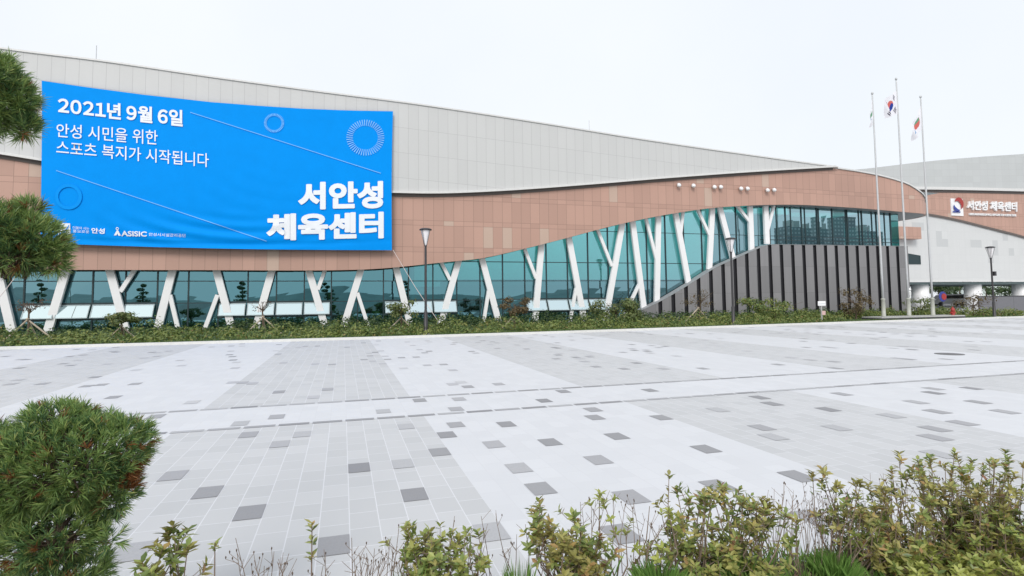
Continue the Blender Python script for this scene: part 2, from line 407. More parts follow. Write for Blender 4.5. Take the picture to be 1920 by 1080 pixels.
mb.build('parapet_cap', MT['trim'], bld)
# soffit under the rounded end
mb = MB(); pl = [(x,y) for x,y in plan if x > 30 and y <= YF+RC]
vs = [(x,y+.13,zl(x)+.01 if x < CX-.5 else zend+.01) for x,y in pl]; k = len(vs)
mb.add(vs+[(min(x,46.2),37.6 if x < 46.2 else 62,zl(x)+.012 if x < CX-.5 else zend+.012) for x,y in pl], [(i,i+1,k+i+1,k+i) for i in range(k-1)])
mb.build('soffit', MT['soffit'], bld)
# roof; an unseen open slot is added to let skylight onto the inner wall
mb = MB(); rx = frange(-45, XR, 3.)+[CX+RC-.2]
zr = lambda x: (max(zt(x),zm(x)+.03) if x < XR else 11.0)-.25
for y0, y1, xa, xb in ((36.3,38.5,-45,60),(50,80,-45,60),(38.5,50,-45,4)):
    q = [x for x in rx if xa <= x <= xb]
    for x0, x1 in zip(q, q[1:]):
        mb.add([(x0,y0,zr(x0)),(x1,y0,zr(x1)),(x1,y1,zr(x1)),(x0,y1,zr(x0))], [(0,1,2,3)])
mb.build('roof', MT['frame_grey'], bld)
mb = MB().box(-45.2,-45,36.7,80,0,16.5).box(-45,CX+RC-.3,80,80.3,0,11.8); mb.build('rear_wall', MT['concrete'], bld)

# interior
YG = 36.95
mb = MB().box(4.5,46.0,50.2,50.5,.15,12); mb.build('inner_wall', MT['interior'], bld)
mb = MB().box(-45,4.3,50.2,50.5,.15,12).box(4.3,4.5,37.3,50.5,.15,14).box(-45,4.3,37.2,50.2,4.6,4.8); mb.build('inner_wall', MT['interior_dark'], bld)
mb = MB().box(-45,46,37.1,80,.05,.15); mb.build('inner_floor', MT['floor'], bld)
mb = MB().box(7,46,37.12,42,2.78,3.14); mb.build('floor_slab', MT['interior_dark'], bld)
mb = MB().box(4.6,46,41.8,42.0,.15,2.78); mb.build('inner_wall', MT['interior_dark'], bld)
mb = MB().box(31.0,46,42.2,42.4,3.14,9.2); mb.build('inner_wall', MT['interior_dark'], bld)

# curtain wall
XM0 = F(46,540,YG).x; DXM = (F(1141,540,YG).x-XM0)/22
mull = [XM0+DXM*k for k in range(-20, 41)]; mull = [x for x in mull if x < 46.3]
def zglass(x): return (zl(x*YF/YG) if x < 45 else zend)+.35
rnd = random.Random(5)
mb = MB(); pn = MB()
TR = [.2, 1.05, 1.75, 3.03, 4.33, 6.62]
for i, x in enumerate(mull):
    mb.box(x-.035,x+.035,YG-.06,YG+.10,.1,zglass(x))
    if i+1 < len(mull):
        x1 = mull[i+1]; zc = max(zglass(x), zglass(x1))
        rows = [z for z in TR if z < zc-.15]+[zc]
        for z0, z1 in zip(rows, rows[1:]):
            t = rnd.uniform(-.004,.004); s = rnd.uniform(-.004,.004)
            pn.add([(x+.03,YG+t,z0),(x1-.03,YG-t+s,z0),(x1-.03,YG-t,z1),(x+.03,YG+t+s,z1)], [(0,1,2,3)])
        for z in rows[1:-1]:
            hgt = .05 if z != 6.62 else .035
            if z in (1.05,) : continue
            mb.box(x+.036,x1-.036,YG-.05,YG+.09,z-hgt/2,z+hgt/2)
# narrow extra mullions of the upper window band at the right
for k in range(9):
    x = 33.4+k*1.42; mb.box(x-.025,x+.025,YG-.055,YG+.08,5.95,zend+.2)
mb.box(31.8,46.2,YG-.055,YG+.085,6.28,6.33)
# glass return at the right end
pn.add([(46.35,YG,5.9),(46.35,YG+9,5.9),(46.35,YG+9,zend+.1),(46.35,YG,zend+.1)], [(0,1,2,3)])
mb.build('mullion_grid', MT['mullion'], bld)
for y in (YG+3, YG+6, YG+9): MB().box(46.31,46.39,y-.03,y+.03,5.9,zend).build('mullion', MT['mullion'], bld)
pn.build('glazing', MT['glass'], bld)
# opened vent windows
for a, b in ((0,4),(6,10),(12,15),(18,22)):
    e = [46,108,173,234,293,352,410,463,517,569,620,670,720,766,811,856,899,941,984,1024,1064,1102,1141]
    for k in range(a, b):
        x0 = F(e[k],566,YG).x+.05; x1 = F(e[k+1],566,YG).x-.05
        fr = MB(); zt_, zb_, off = 1.72, .98, .40
        P = lambda x, t, o=0: (x, YG-.07-off*t-o, zt_+(zb_-zt_)*t)
        for xa, xb, ta, tb in ((x0,x1,0,.06),(x0,x1,.94,1),(x0,x0+.045,.06,.94),(x1-.045,x1,.06,.94)):
            fr.add([P(xa,ta,.02),P(xb,ta,.02),P(xb,tb,.02),P(xa,tb,.02),P(xa,ta,-.03),P(xb,ta,-.03),P(xb,tb,-.03),P(xa,tb,-.03)],
                   [(0,3,2,1),(0,1,5,4),(1,2,6,5),(2,3,7,6),(3,0,4,7),(4,5,6,7)])
        fo = fr.build('vent_window', MT['frame_grey'], bld)
        MB().add([P(x0+.04,.05),P(x1-.04,.05),P(x1-.04,.95),P(x0+.04,.95)], [(0,3,2,1)]).build('pane', MT['vent_glass'], fo)
# dark sill band above and under the vents
for a, b in ((46,293),(410,620),(720,856),(984,1141)):
    x0 = F(a,566,YG).x; x1 = F(b,566,YG).x
    for z0, z1 in ((1.745,1.83),(.84,.95)): MB().box(x0,x1,YG-.065,YG+.02,z0,z1).build('window_sill', MT['mullion'], bld)
# slanted white columns
YC = 36.68
cols = [((-5,506),(23,622),None),((124,508),(95,605),None),((206,505),(231,600),((253,506),(226,547))),((324,506),(301,597),((319,553),(329,595))),
 ((406,507),(430,597),((408,553),(386,612))),((510,507),(484,600),None),((579,507),(606,600),((609,507),(596,543))),((676,508),(650,593),((670,549),(687,601))),
 ((743,504),(766,597),None),((859,492),(829,598),((828,494),(844,525))),((904,487),(931,589),((916,545),(909,589))),((1015,459),(1004,592),((984,468),(1005,522))),
 ((1066,445),(1093,590),((1080,540),(1071,590))),((1166,422),(1137,590),((1121,433),(1147,499))),((1186,418),(1207,579),((1198,533),(1178,575))),
 ((1234,408),(1231,580),((1211.5,412),(1230,485))),((1267,403),(1291,533),((1280,401),(1276,437))),((1335,394),(1329.5,506),((1310,397.5),(1330,441))),
 ((1350,392),(1374,484),None),((1406,386),(1409,470),((1384,388.5),(1404,414.6))),((1435,384),(1438,458),((1451,384),(1439,432)))]
for i, (a, b, br) in enumerate(cols):
    A = F(*a,YC); B = F(*b,YC); d = (A-B).normalized(); A2 = A+d*.35; B2 = B if B.z < .2 else B-d*((B.z-.12)/d.z if B.z < 1.6 and a[0] < 1200 else -.02)
    wd = .40 if a[0] < 950 else .42
    c = MB().bar(A2, B2, wd, .2).build('column', MT['white'], bld)
    if br:
        P, Q = F(*br[0],YC), F(*br[1],YC); d = (P-Q).normalized()
        if br[0][1] < a[1]+20: P = P+d*.35
        else: Q = Q-d*((Q.z-.12)/d.z)
        MB().bar(P, Q, .22, .17).build('branch', MT['white'], c)
# dark stone base wall with grooves, sloping top
wall_px = [(1203,582),(1235,567),(1262,552),(1290,535),(1315,519),(1340,503),(1365,491),(1390,480),(1415,469),(1440,459.5),(1470,459),(1700,462)]
YW = 36.05
WT = smooth_poly(px_poly(wall_px, YW), .5); zw = lambda x: poly_at(WT, x)
x0 = F(1238,570,YW).x; x1 = F(1688,570,YW).x; st = (x1-x0)/21; XW1 = F(1704,500,YW).x
face_strip(frange(WT[0][0], XW1-.05, .4), lambda x: zw(x)-.04, lambda x: .08, YW+.14, YW+.75, 'wall_backing', MT['groove'], bld)
mb = MB(); edges = [WT[0][0]]+[x0+st*i for i in range(22)]+[XW1]
for a, b in zip(edges, edges[1:]):
    a2 = a+.165 if a != WT[0][0] else a; b2 = b-.165 if b != XW1 else b
    if b2-a2 < .1: continue
    q = frange(a2, b2, .3)
    for u, v in zip(q, q[1:]):
        mb.add([(u,YW,.08),(v,YW,.08),(v,YW,zw(v)),(u,YW,zw(u)),(u,YW+.13,zw(u)),(v,YW+.13,zw(v))], [(0,1,2,3),(3,2,5,4)])
    mb.add([(a2,YW,.08),(a2,YW+.14,.08),(a2,YW+.14,zw(a2)),(a2,YW,zw(a2))], [(0,3,2,1)], 1)
    mb.add([(b2,YW,.08),(b2,YW+.14,.08),(b2,YW+.14,zw(b2)),(b2,YW,zw(b2))], [(0,1,2,3)], 1)
mb.add([(XW1,YW,.08),(XW1,YW+14,.08),(XW1,YW+14,zw(XW1)),(XW1,YW,zw(XW1))], [(0,1,2,3)])
mb.build('stone_base_wall', [MT['stone'],MT['groove']], bld)
face_strip(frange(WT[0][0], XW1+.03, .4), lambda x: zw(x)+.034, lambda x: zw(x)+.004, YW-.015, YW+.80, 'wall_coping', MT['soffit'], bld)
# spotlights on the stone wave
for q in [(1272.5,347.5),(1299.6,348.5),(1339,351),(1351,351),(1389,354),(1401,354),(1438.5,357),(1451,356.5)]:
    p = F(*q,35.8); mb = MB()
    mb.tube([p+Vector((0,.2,.05)),p+Vector((0,.02,.02))],.05,8,1)
    mb.tube([p+Vector((0,.05,0)),p+Vector((0,-.03,0)),p+Vector((0,-.11,.03)),p+Vector((0,-.15,.05)),p+Vector((0,-.165,.06))],[.12,.165,.15,.09,.02],14,0)
    mb.build('spotlight', [MT['white'],MT['dark_trim']], bld, smooth=True)
for q, h in (((180,117),1.35),((1105,246),1.1)):
    p = F(*q,37.5); MB().tube([(p.x,37.5,p.z-1.2),(p.x,37.5,p.z+h*.75)],.022,6).build('lightning_rod', MT['steel'], bld)

# ------------------------------------------------------------ text helper
def text_mesh(body, offset=0., extrude=0.):
    c = bpy.data.curves.new('lettering', 'FONT'); c.body = body; c.offset = offset; c.extrude = extrude; c.resolution_u = 4
    c.size = 1; o = bpy.data.objects.new('lettering', c); col.objects.link(o)
    dg = bpy.context.evaluated_depsgraph_get(); me = bpy.data.meshes.new_from_object(o.evaluated_get(dg))
    bpy.data.objects.remove(o); bpy.data.curves.remove(c)
    return me
def composed(body, offset):
    """letters set one by one with tight, even gaps"""
    mb = MB(); x = 0.
    for ch in body:
        if ch == ' ': x += .22; continue
        me = text_mesh(chr(0xFF10+int(ch)) if ch.isdigit() else ch, offset); xs = [v.co.x for v in me.vertices]; x0 = min(xs)
        mb.add([(v.co.x-x0+x, v.co.y, v.co.z) for v in me.vertices], [tuple(p.vertices) for p in me.polygons])
        x += max(xs)-x0+(.07 if ch.isdigit() else .09); bpy.data.meshes.remove(me)
    me = bpy.data.meshes.new('lettering'); me.from_pydata(mb.v, [], mb.f); return me
def dilated(body, offset, r):
    """heavier lettering: the same letters laid over one another with small shifts, each a hair further out"""
    me = text_mesh(body, offset); mb = MB(); fs = [tuple(p.vertices) for p in me.polygons]
    for k, (dx, dy) in enumerate([(0,0)]+[(math.cos(a*PI/4),math.sin(a*PI/4)) for a in range(8)]):
        mb.add([(v.co.x+dx*r, v.co.y+dy*r, .001*k) for v in me.vertices], fs)
    bpy.data.meshes.remove(me); me = bpy.data.meshes.new('lettering'); me.from_pydata(mb.v, [], mb.f); return me
def place_text(body, quad, Y, wfun, mat, parent, name='lettering', offset=0., extrude=0., depth=0.):
    """quad = TL, TR, BL, BR on the wall plane; letters lie on that plane"""
    me = composed(body, offset) if body[0] == '2' else dilated(body, .026, .022) if body in ('서안성', '체육센터') else text_mesh(body, offset, extrude)
    xs = [v.co.x for v in me.vertices]; ys = [v.co.y for v in me.vertices]
    x0, x1, y0, y1 = min(xs), max(xs), min(ys), max(ys)
    TL, TR_, BL, BR = [F(q[0],q[1],Y) for q in quad]
    for v in me.vertices:
        s = (v.co.x-x0)/(x1-x0); t = (v.co.y-y0)/(y1-y0)
        p = (BL*(1-s)+BR*s)*(1-t)+(TL*(1-s)+TR_*s)*t
        v.co = (p.x, p.y+wfun(p.x,p.z)-v.co.z*(depth or 1), p.z)
    me.name = name; me.materials.clear(); me.materials.append(mat)
    o = bpy.data.objects.new(name, me); col.objects.link(o); o.parent = parent
    return o

# ------------------------------------------------------------ banner
def cloth_mat(name, c):
    m, nt, b = newmat(name); f = noise(nt, 1.2, 3, objco(nt))
    nt.links.new(mixc(nt, f, tuple(x*.93 for x in c), tuple(min(1,x*1.05) for x in c)), b.inputs['Base Color'])
    b.inputs['Roughness'].default_value = .6; b.inputs['Specular IOR Level'].default_value = .06
    n2 = noise(nt, 60, 2, objco(nt)); bump(nt, b, n2, .05, .01); return m
MT['banner'] = cloth_mat('blue_vinyl', (.0,.285,.86)); MT['print'] = cloth_mat('white_print', (.84,.87,.92))
MT['print_light'] = cloth_mat('light_blue_print', (.18,.50,.95)); MT['print_ring'] = cloth_mat('pale_blue_print', (.26,.56,.96)); MT['print_faint'] = cloth_mat('faint_blue_print', (.003,.30,.87))
YB = 35.45
TE = [(78,150.5),(167,163.5),(271,177.5),(396,191.5),(480,198),(567,203.5),(650,206.5),(737,208)]
BE = [(76,456),(135,458),(208,460.5),(300,463.5),(396,466),(480,467.5),(560,468.3),(640,468.8),(737,469)]
bn = thing('event_banner', 'huge bright blue banner with white Korean lettering hung across the facade', 'banner', tuple(F(400,330,YB)))
bx = bn.location
def wrinkle(x, z):
    bl = F(400,466,YB).z; h = z-bl           # height over lower hem
    cx_ = (x-(-7.5))
    g1 = math.exp(-((h-.9)/.9)**2)*math.exp(-(cx_/4.6)**2)
    r = math.hypot(cx_*.55-1.0, h-4.6)
    a = .055*g1*math.sin(r*9.0+.5*math.sin(x*.7))
    a += .09*math.exp(-((h-.24-.004*cx_*cx_)/.10)**2)*math.exp(-(cx_/8)**2)
    r2 = math.hypot(cx_*.8-3.5, h-7.5); g2 = math.exp(-((h-3.0)/1.6)**2)*math.exp(-((cx_-2)/3.6)**2)
    a += .008*g2*math.sin(r2*7.0)
    a += .07*math.sin(x*.33+.5)*.5+.03*math.sin(z*.6)
    return a
nu, nv = 150, 72; mb = MB()
for j in range(nv+1):
    for i in range(nu+1):
        u, v = i/nu, j/nv; px = 77+(737-77)*u-2*v+1.5*math.sin(PI*v)*(u-.5)*-2
        py = poly_at(TE, px)*(1-v)+poly_at(BE, px)*v
        p = F(px,py,YB); mb.v.append((p.x-bx.x, p.y+wrinkle(p.x,p.z)-bx.y, p.z-bx.z))
for j in range(nv):
    for i in range(nu): a = j*(nu+1)+i; mb.f.append((a,a+nu+1,a+nu+2,a+1)); mb.m.append(0)
mb.build('cloth', MT['banner'], bn, smooth=True)
inv = Matrix.Translation(-bx)
wf = lambda x, z: wrinkle(x,z)-.05
def btext(body, quad, off, mat='print', name='lettering'):
    o = place_text(body, quad, YB, wf, MT[mat], bn, name, off); o.data.transform(inv); return o
btext('2021년 9월 6일', ((108,181),(343,207),(108,212),(343,238)), .032)
btext('안성 시민을 위한', ((106,231),(296,245),(106,257),(296,272.5)), .006)
btext('스포츠 복지가 시작됩니다', ((106,263),(392,288.5),(106,289),(392,314.5)), .006)
btext('서안성', ((559,342),(718.5,339.5),(559,394),(718.5,391)), .048)
btext('체육센터', ((499.5,401.5),(719.5,397),(499.5,452),(719.5,447)), .048)
def bquad(mb, pts, m=0):
    vs = []
    for q in pts: p = F(q[0],q[1],YB); vs.append((p.x-bx.x, p.y+wf(p.x,p.z)-bx.y, p.z-bx.z))
    mb.add(vs, [tuple(range(len(vs)))], m)
def bline(mb, a, b, w, n=40):
    for i in range(n):
        t0, t1 = i/n, (i+1)/n; p = [a[k]+(b[k]-a[k])*t0 for k in (0,1)]; q = [a[k]+(b[k]-a[k])*t1 for k in (0,1)]
        bquad(mb, [(p[0],p[1]+w),(q[0],q[1]+w),(q[0],q[1]-w),(p[0],p[1]-w)])
mb = MB(); bline(mb,(357,211),(714,325),.75); mb.build('printed_line', MT['print_light'], bn)
mb = MB(); bline(mb,(106,320),(500,452.5),.8); mb.build('printed_line', MT['print_light'], bn)
def ring(c, r0, r1, n, duty, mat, name='printed_ring', sy=.95):
    mb = MB()
    for i in range(n):
        a0 = 2*PI*i/n; a1 = a0+2*PI/n*duty
        P = lambda r, a: (c[0]+r*math.cos(a), c[1]+r*sy*math.sin(a))
        bquad(mb, [P(r0,a0),P(r0,a1),P(r1,a1),P(r1,a0)])
    mb.build(name, MT[mat], bn)
ring((514,231),14,18.8,40,.6,'print_light'); ring((685,258),23.5,35.5,46,.36,'print_ring'); ring((129,369),19,25.5,48,1.0,'print_faint')
mb = MB()
bquad(mb, [(109,446),(132,447),(132,419),(109,418)]); mb.build('printed_emblem', MT['print'], bn); mb = MB(); bquad(mb, [(214,441.5),(219.5,432),(222,432),(227,442),(222.5,442),(220.8,438),(218.8,441.5)])
for k in range(10):
    a0, a1 = 2*PI*k/10, 2*PI*(k+1)/10; bquad(mb, [(220.5+2.9*math.cos(a0),429+2.9*math.sin(a0)),(220.5+2.9*math.cos(a1),429+2.9*math.sin(a1)),(220.5+1.6*math.cos(a1),429+1.6*math.sin(a1)),(220.5+1.6*math.cos(a0),429+1.6*math.sin(a0))])
mb.build('printed_emblem', MT['print'], bn)
mb = MB()
P0 = []
for k in range(9): t = k/8; P0.append((112+18*t, 442-16*t*t-2))
vs = []
for (xa,ya),(xb,yb) in zip(P0,P0[1:]):
    p = [(xa,ya),(xb,yb),(xb,yb-3.2),(xa,ya-3.2)]; q = []
    for c in p: v = F(c[0],c[1],YB); q.append((v.x-bx.x, v.y+wf(v.x,v.z)-.01-bx.y, v.z-bx.z))
    mb.add(q, [(0,1,2,3)])
mb.build('emblem_stripe', MT['banner'], bn)
btext('더불어 사는', ((137,424),(168,426.5),(137,429.5),(168,431.5)), .0); btext('풍요로운', ((137,430.5),(168,432.5),(137,436),(168,437.5)), .0)
btext('안성', ((172,427),(197,428.5),(172,437.5),(197,439)), .03)
btext('ASISIC', ((228,433),(276,434.5),(228,443),(276,444)), .03)
btext('안성시시설관리공단', ((280,436.5),(349,439),(280,442.5),(349,445)), .004)
for a, b, ya, yb in (((737,469),(824,606),YB,31.5),((76,457),(-70,640),YB,31.5)):
    A = F(*a,ya); B = F(*b,yb); B.z = max(B.z,.1)
    mb = MB().tube([A-bx,(A*.5+B*.5)-bx+Vector((0,0,-.12)),B-bx],.016,5); mb.build('rope', MT['rope'], bn)

# ------------------------------------------------------------ right wing
YA = 50.0
ax = thing('annex_building', 'elevated right wing with pink band and white tiled wall on round columns', 'building', (0,0,0))
rt_px = [(1480,328),(1560,322),(1620,317),(1700,307.5),(1760,301),(1840,294.5),(1920,289),(2100,274)]
cb_px = [(1480,357),(1735,357.5),(1920,361),(2100,366)]
pk_px = [(1480,395),(1700,397),(1740,402.5),(1790,412),(1850,427),(1916,444),(2000,470),(2060,492)]
AT, AC, AP = [smooth_poly(px_poly(q, YA), 1.) for q in (rt_px, cb_px, pk_px)]
xa0, xa1 = AT[0][0], F(2050,400,YA).x
at, ac, ap = (lambda x: poly_at(AT,x)), (lambda x: poly_at(AC,x)), (lambda x: poly_at(AP,x))
axs = frange(xa0, xa1, 1.)
ZS = 3.36
MT['cream2'] = panels('annex_cream_panels', (.55,.57,.57), 1.3, .8, .03, (.45,.46,.46), .03, slope=-.06)
face_strip(axs, at, lambda x: ac(x)+.1, YA-.25, YA+.6, 'cream_wall', MT['cream2'], ax)
face_strip(axs, lambda x: ac(x)+.42, lambda x: ac(x)+.08, YA-.36, YA-.253, 'wall_trim', MT['trim'], ax)
face_strip(axs, lambda x: ac(x)+.07, lambda x: ac(x)-.22, YA-.06, YA-.003, 'painted_lip_shadow', MT['dark_trim'], ax)  # lip shadow of the wing, likewise painted as a dark strip
face_strip(axs, lambda x: ac(x)+.05, lambda x: ap(x)+.03, YA, YA+.5, 'stone_band', MT['pink'], ax)
face_strip(axs, lambda x: ap(x)+.13, lambda x: ap(x)-.12, YA-.12, YA-.004, 'dark_trim', MT['dark_trim'], ax)
face_strip(axs, lambda x: ap(x)+.02, lambda x: ZS, YA+.05, YA+.5, 'tiled_wall', MT['tile'], ax)
face_strip([xa0,xa1], lambda x: ZS+.1, lambda x: ZS-.02, YA-.08, YA+.045, 'wall_trim', MT['trim'], ax)
mb = MB()
for x0_, x1_ in zip(axs, axs[1:]): mb.add([(x0_,YA+.3,at(x0_)-.1),(x1_,YA+.3,at(x1_)-.1),(x1_,85,at(x1_)-.1),(x0_,85,at(x0_)-.1)], [(0,1,2,3)])
mb.build('roof', MT['frame_grey'], ax)
MB().box(xa0,xa1,YA+.51,63,ZS-.30,ZS-.03).build('soffit', MT['interior_dark'], ax)
for px in (1725,1824,1914):
    c = F(px,545,YA+1.6); MB().lathe([(.92,-.05),(.92,3.1)], c.x, c.y, 28).build('column', MT['white'], ax, smooth=True)
a = F(1699,425,YA-.9); b = F(1728,448,YA-.9); mb = MB().box(a.x-1.2,b.x,YA-.9,YA+.04,b.z,a.z); mb.build('stone_box', MT['pink'], ax)
a = F(1702,475,YA); b = F(1726,494.5,YA); zr_ = F(1726,479,YA).z
fr = MB().box(a.x-.8,b.x+.06,YA-.01,YA+.045,b.z-.07,b.z).box(b.x,b.x+.06,YA-.01,YA+.045,b.z,zr_)
fo = fr.build('window', MT['mullion'], ax)
MB().add([(a.x-.8,YA+.02,b.z),(b.x,YA+.02,b.z),(b.x,YA+.02,zr_),(a.x-.8,YA+.02,a.z+.1)], [(0,1,2,3)]).build('pane', MT['mullion'], fo)
# sign on the wing
sg = thing('building_sign', 'white raised Korean letters and square emblem on the pink band of the right wing', 'sign', tuple(F(1850,390,YA)))
sx_ = sg.location; inv2 = Matrix.Translation(-sx_); zero = lambda x, z: 0.
for body, quad, off in (('서안성 체육센터', ((1812.5,376),(1906,379),(1812.5,393.5),(1906,397)), .03), ('SEOANSEONG SPORTS CENTER', ((1817,399.5),(1905,402),(1817,403.5),(1905,406)), .02)):
    o = place_text(body, quad, YA-.1, zero, MT['white'], sg, 'lettering', off, .08, 1.2); o.data.transform(inv2)
mb = MB(); a = F(1782.5,372,YA-.1); b = F(1806.5,405,YA-.1)
mb.box(a.x-sx_.x,b.x-sx_.x,-.12,.09,b.z-sx_.z,a.z-sx_.z); mb.build('emblem_panel', MT['white'], sg)
def arc(c, r0, r1, a0, a1, y, mat, name):
    mb = MB(); n = 18
    for i in range(n):
        t0 = a0+(a1-a0)*i/n; t1 = a0+(a1-a0)*(i+1)/n; k0 = math.sin(PI*(i+.3)/(n+.6)); k1 = math.sin(PI*(i+1.3)/(n+.6))
        P = lambda r, t: (c[0]+r*math.cos(t), y, c[1]+r*math.sin(t))
        rm = (r0+r1)/2; hw = (r1-r0)/2
        mb.add([P(rm-hw*k0,t0),P(rm+hw*k0,t0),P(rm+hw*k1,t1),P(rm-hw*k1,t1)], [(0,1,2,3)])
    mb.build(name, mat, sg)
cc = F(1795,384,YA-.1)-sx_
arc((cc.x,cc.z),.35,.95,-.9,2.6,-.24,MT['red'],'emblem_swoosh'); arc((cc.x-.1,cc.z-.1),.4,.85,3.0,5.3,-.235,MT['blue'],'emblem_swoosh')
a = F(1784.5,396,YA-.1)-sx_; b = F(1799,399,YA-.1)-sx_; MB().box(a.x,b.x,-.235,-.225,b.z,a.z).build('emblem_stripe', MT['blue'], sg)

# ------------------------------------------------------------ lamps
def lamp(label, loc):
    t = thing('street_lamp', label, 'street lamp', loc, 'street lamps along the planting bed'); H = 5.28
    MB().box(-.24,.24,-.24,.24,-.02,.13).build('footing', MT['concrete'], t)
    MB().lathe([(.13,.13),(.13,.16),(.10,.2),(.095,1.15),(.07,1.22),(.062,1.3),(.055,H-1.0),(.05,H-.95),(.06,H-.9),(.045,H-.86),(.03,H-.8)], n=14).build('pole', MT['lampblack'], t, smooth=True)
    MB().lathe([(.05,H-.86),(.07,H-.78),(.2,H-.2),(.215,H-.13),(.2,H-.12)], n=20).build('lantern', MT['lantern'], t, smooth=True)
    MB().lathe([(.2,H-.118),(.30,H-.115),(.305,H-.08),(.22,H-.03),(.02,H)], n=24).build('cap', MT['lampblack'], t)
    for k in range(4):
        a = PI/4+k*PI/2; c, s = math.cos(a), math.sin(a)
        MB().tube([(c*.05,s*.05,H-.95),(c*.09,s*.09,H-.8),(c*.25,s*.25,H-.2),(c*.26,s*.26,H-.11)],.011,5).build('bracket', MT['lampblack'], t)
    return t
L1 = lamp('black lamp post standing just right of the blue banner', (3.85,27.35,.0))
for p, lab in (((22.0,28.05,0),'black lamp post in front of the sloping dark stone wall'),((45.6,29.35,0),'black lamp post before the white tiled wing, with a small speaker')):
    c = copy_tree(L1); c.location = p; c['label'] = lab
sp = MB().box(.14,.34,-.1,.1,3.1,3.42).bar((0,0,3.25),(.2,0,3.25),.04,.04).build('speaker', MT['lampblack'], c)

# ------------------------------------------------------------ flagpoles
YP = 29.75
pxb = [(1657.5,597),(1705,597),(1750,595.5)]; pxt = [(1635,178),(1681.5,151),(1724.5,184)]
a = F(1634,600,YP); b = F(1790,598,YP)
pl_ = thing('flagpole_plinth', 'low dark granite plinth under the three flagpoles', 'plinth', ((a.x+b.x)/2,YP,0))
hw = (b.x-a.x)/2
MB().box(-hw,hw,-.75,.75,-.01,.22).build('base', MT['granite_dark'], pl_); MB().box(-hw+.05,hw+.02,-.72,.78,.223,.30).build('slab', MT['concrete'], pl_)
poles = []
names = ['leftmost of the three steel flagpoles, before the dark stone wall','tallest steel flagpole in the middle of the plinth','rightmost steel flagpole, in front of the white tiled wing']
for (b_, t_, lab) in zip(pxb, pxt, names):
    B = F(*b_,YP); T = F(*t_,YP); t = thing('flagpole', lab, 'flagpole', (B.x,YP,.30), 'flagpoles on the granite plinth'); h = T.z-.3
    MB().lathe([(.16,0),(.16,.04),(.13,.06),(.125,1.15),(.14,1.16),(.14,1.22),(.06,1.26)],n=14).build('sleeve', MT['sleeve'], t, smooth=True)
    MB().lathe([(.075,1.2),(.07,3),(.045,h-.1),(.04,h)],n=12).build('pole', MT['steel'], t, smooth=True)
    MB().lathe([(.01,h),(.07,h+.05),(.085,h+.11),(.07,h+.17),(.01,h+.22)],n=12).build('finial', MT['steel'], t, smooth=True)
    poles.append((B.x, T.z))
MT['flag_white'] = cloth_mat('flag_white', (.80,.80,.85)); MT['flag_green'] = cloth_mat('flag_green', (.16,.34,.22)); MT['flag_blue'] = cloth_mat('flag_blue', (.25,.40,.60)); MT['flag_red'] = cloth_mat('flag_red', (.62,.16,.14)); MT['flag_ink'] = cloth_mat('flag_ink', (.03,.02,.05))
MT['flag_navy'] = cloth_mat('flag_navy', (.03,.06,.3))
def flag(i, top, hoist, fly, dirx, dirz, amp, design, label):
    x0, zt_ = poles[i]; z0 = zt_-top; mb = MB(); nu, nv = 60, 40
    for a in range(nu+1):
        for b in range(nv+1):
            u, v = a/nu, b/nv; s = u*fly
            x = -.05+dirx*s*(1-.25*v)+.05*math.sin(u*9+v*2)*u; z = -v*hoist*(1-.12*u)-dirz*s*(1-.35*v)
            y = amp*math.sin(u*11+v*3.5)*(u**.6); mb.v.append((x,y,z))
    for a in range(nu):
        for b in range(nv):
            q = a*(nv+1)+b; mb.f.append((q,q+nv+1,q+nv+2,q+1)); mb.m.append(design((a+.5)/nu,(b+.5)/nv))
    o = mb.build('flag', [MT[k] for k in ('flag_white','flag_ink','flag_red','flag_navy','flag_green','flag_blue')], loc=(x0,YP,z0), smooth=True)
    tag(o, label, 'flag', 'flags hanging from the flagpoles')
def korea(u, v):
    du, dv = (u-.5)*1.5, v-.5
    if math.hypot(du,dv) < .25:
        return 2 if dv < .11*math.sin(du*PI/.25) else 3
    for cx_, cy_ in ((.22,.22),(.78,.22),(.22,.78),(.78,.78)):
        e, g_ = (u-cx_)*1.5, v-cy_; sgn = 1 if (cx_-.5)*(cy_-.5) > 0 else -1
        a = (e+sgn*g_)/1.414; b = (e-sgn*g_)/1.414
        if abs(b) < .13 and abs(a) < .11 and int((a+.11)/.044) % 2 == 0: return 1
    return 0
def city(u, v):
    if math.hypot((u-.42)*1.5, v-.42) < .27: return 2 if v > .36 or u < .3 else 4
    if .68 < u < .86 and .3 < v < .6: return 5
    return 0
def district(u, v):
    if .3 < u < .55 and .3 < v < .65: return 4
    return 5 if .62 < u < .75 and .35 < v < .6 else 0
flag(0,.35,1.25,1.9,-.16,.80,.10,district,'white flag hanging almost edge-on from the leftmost pole')
flag(1,.75,1.7,2.2,-.62,.42,.12,korea,'white national flag with black bars and red-blue disc on the tallest pole')
flag(2,.60,1.65,2.45,-.46,.76,.14,city,'white flag with red and green emblem on the rightmost pole')

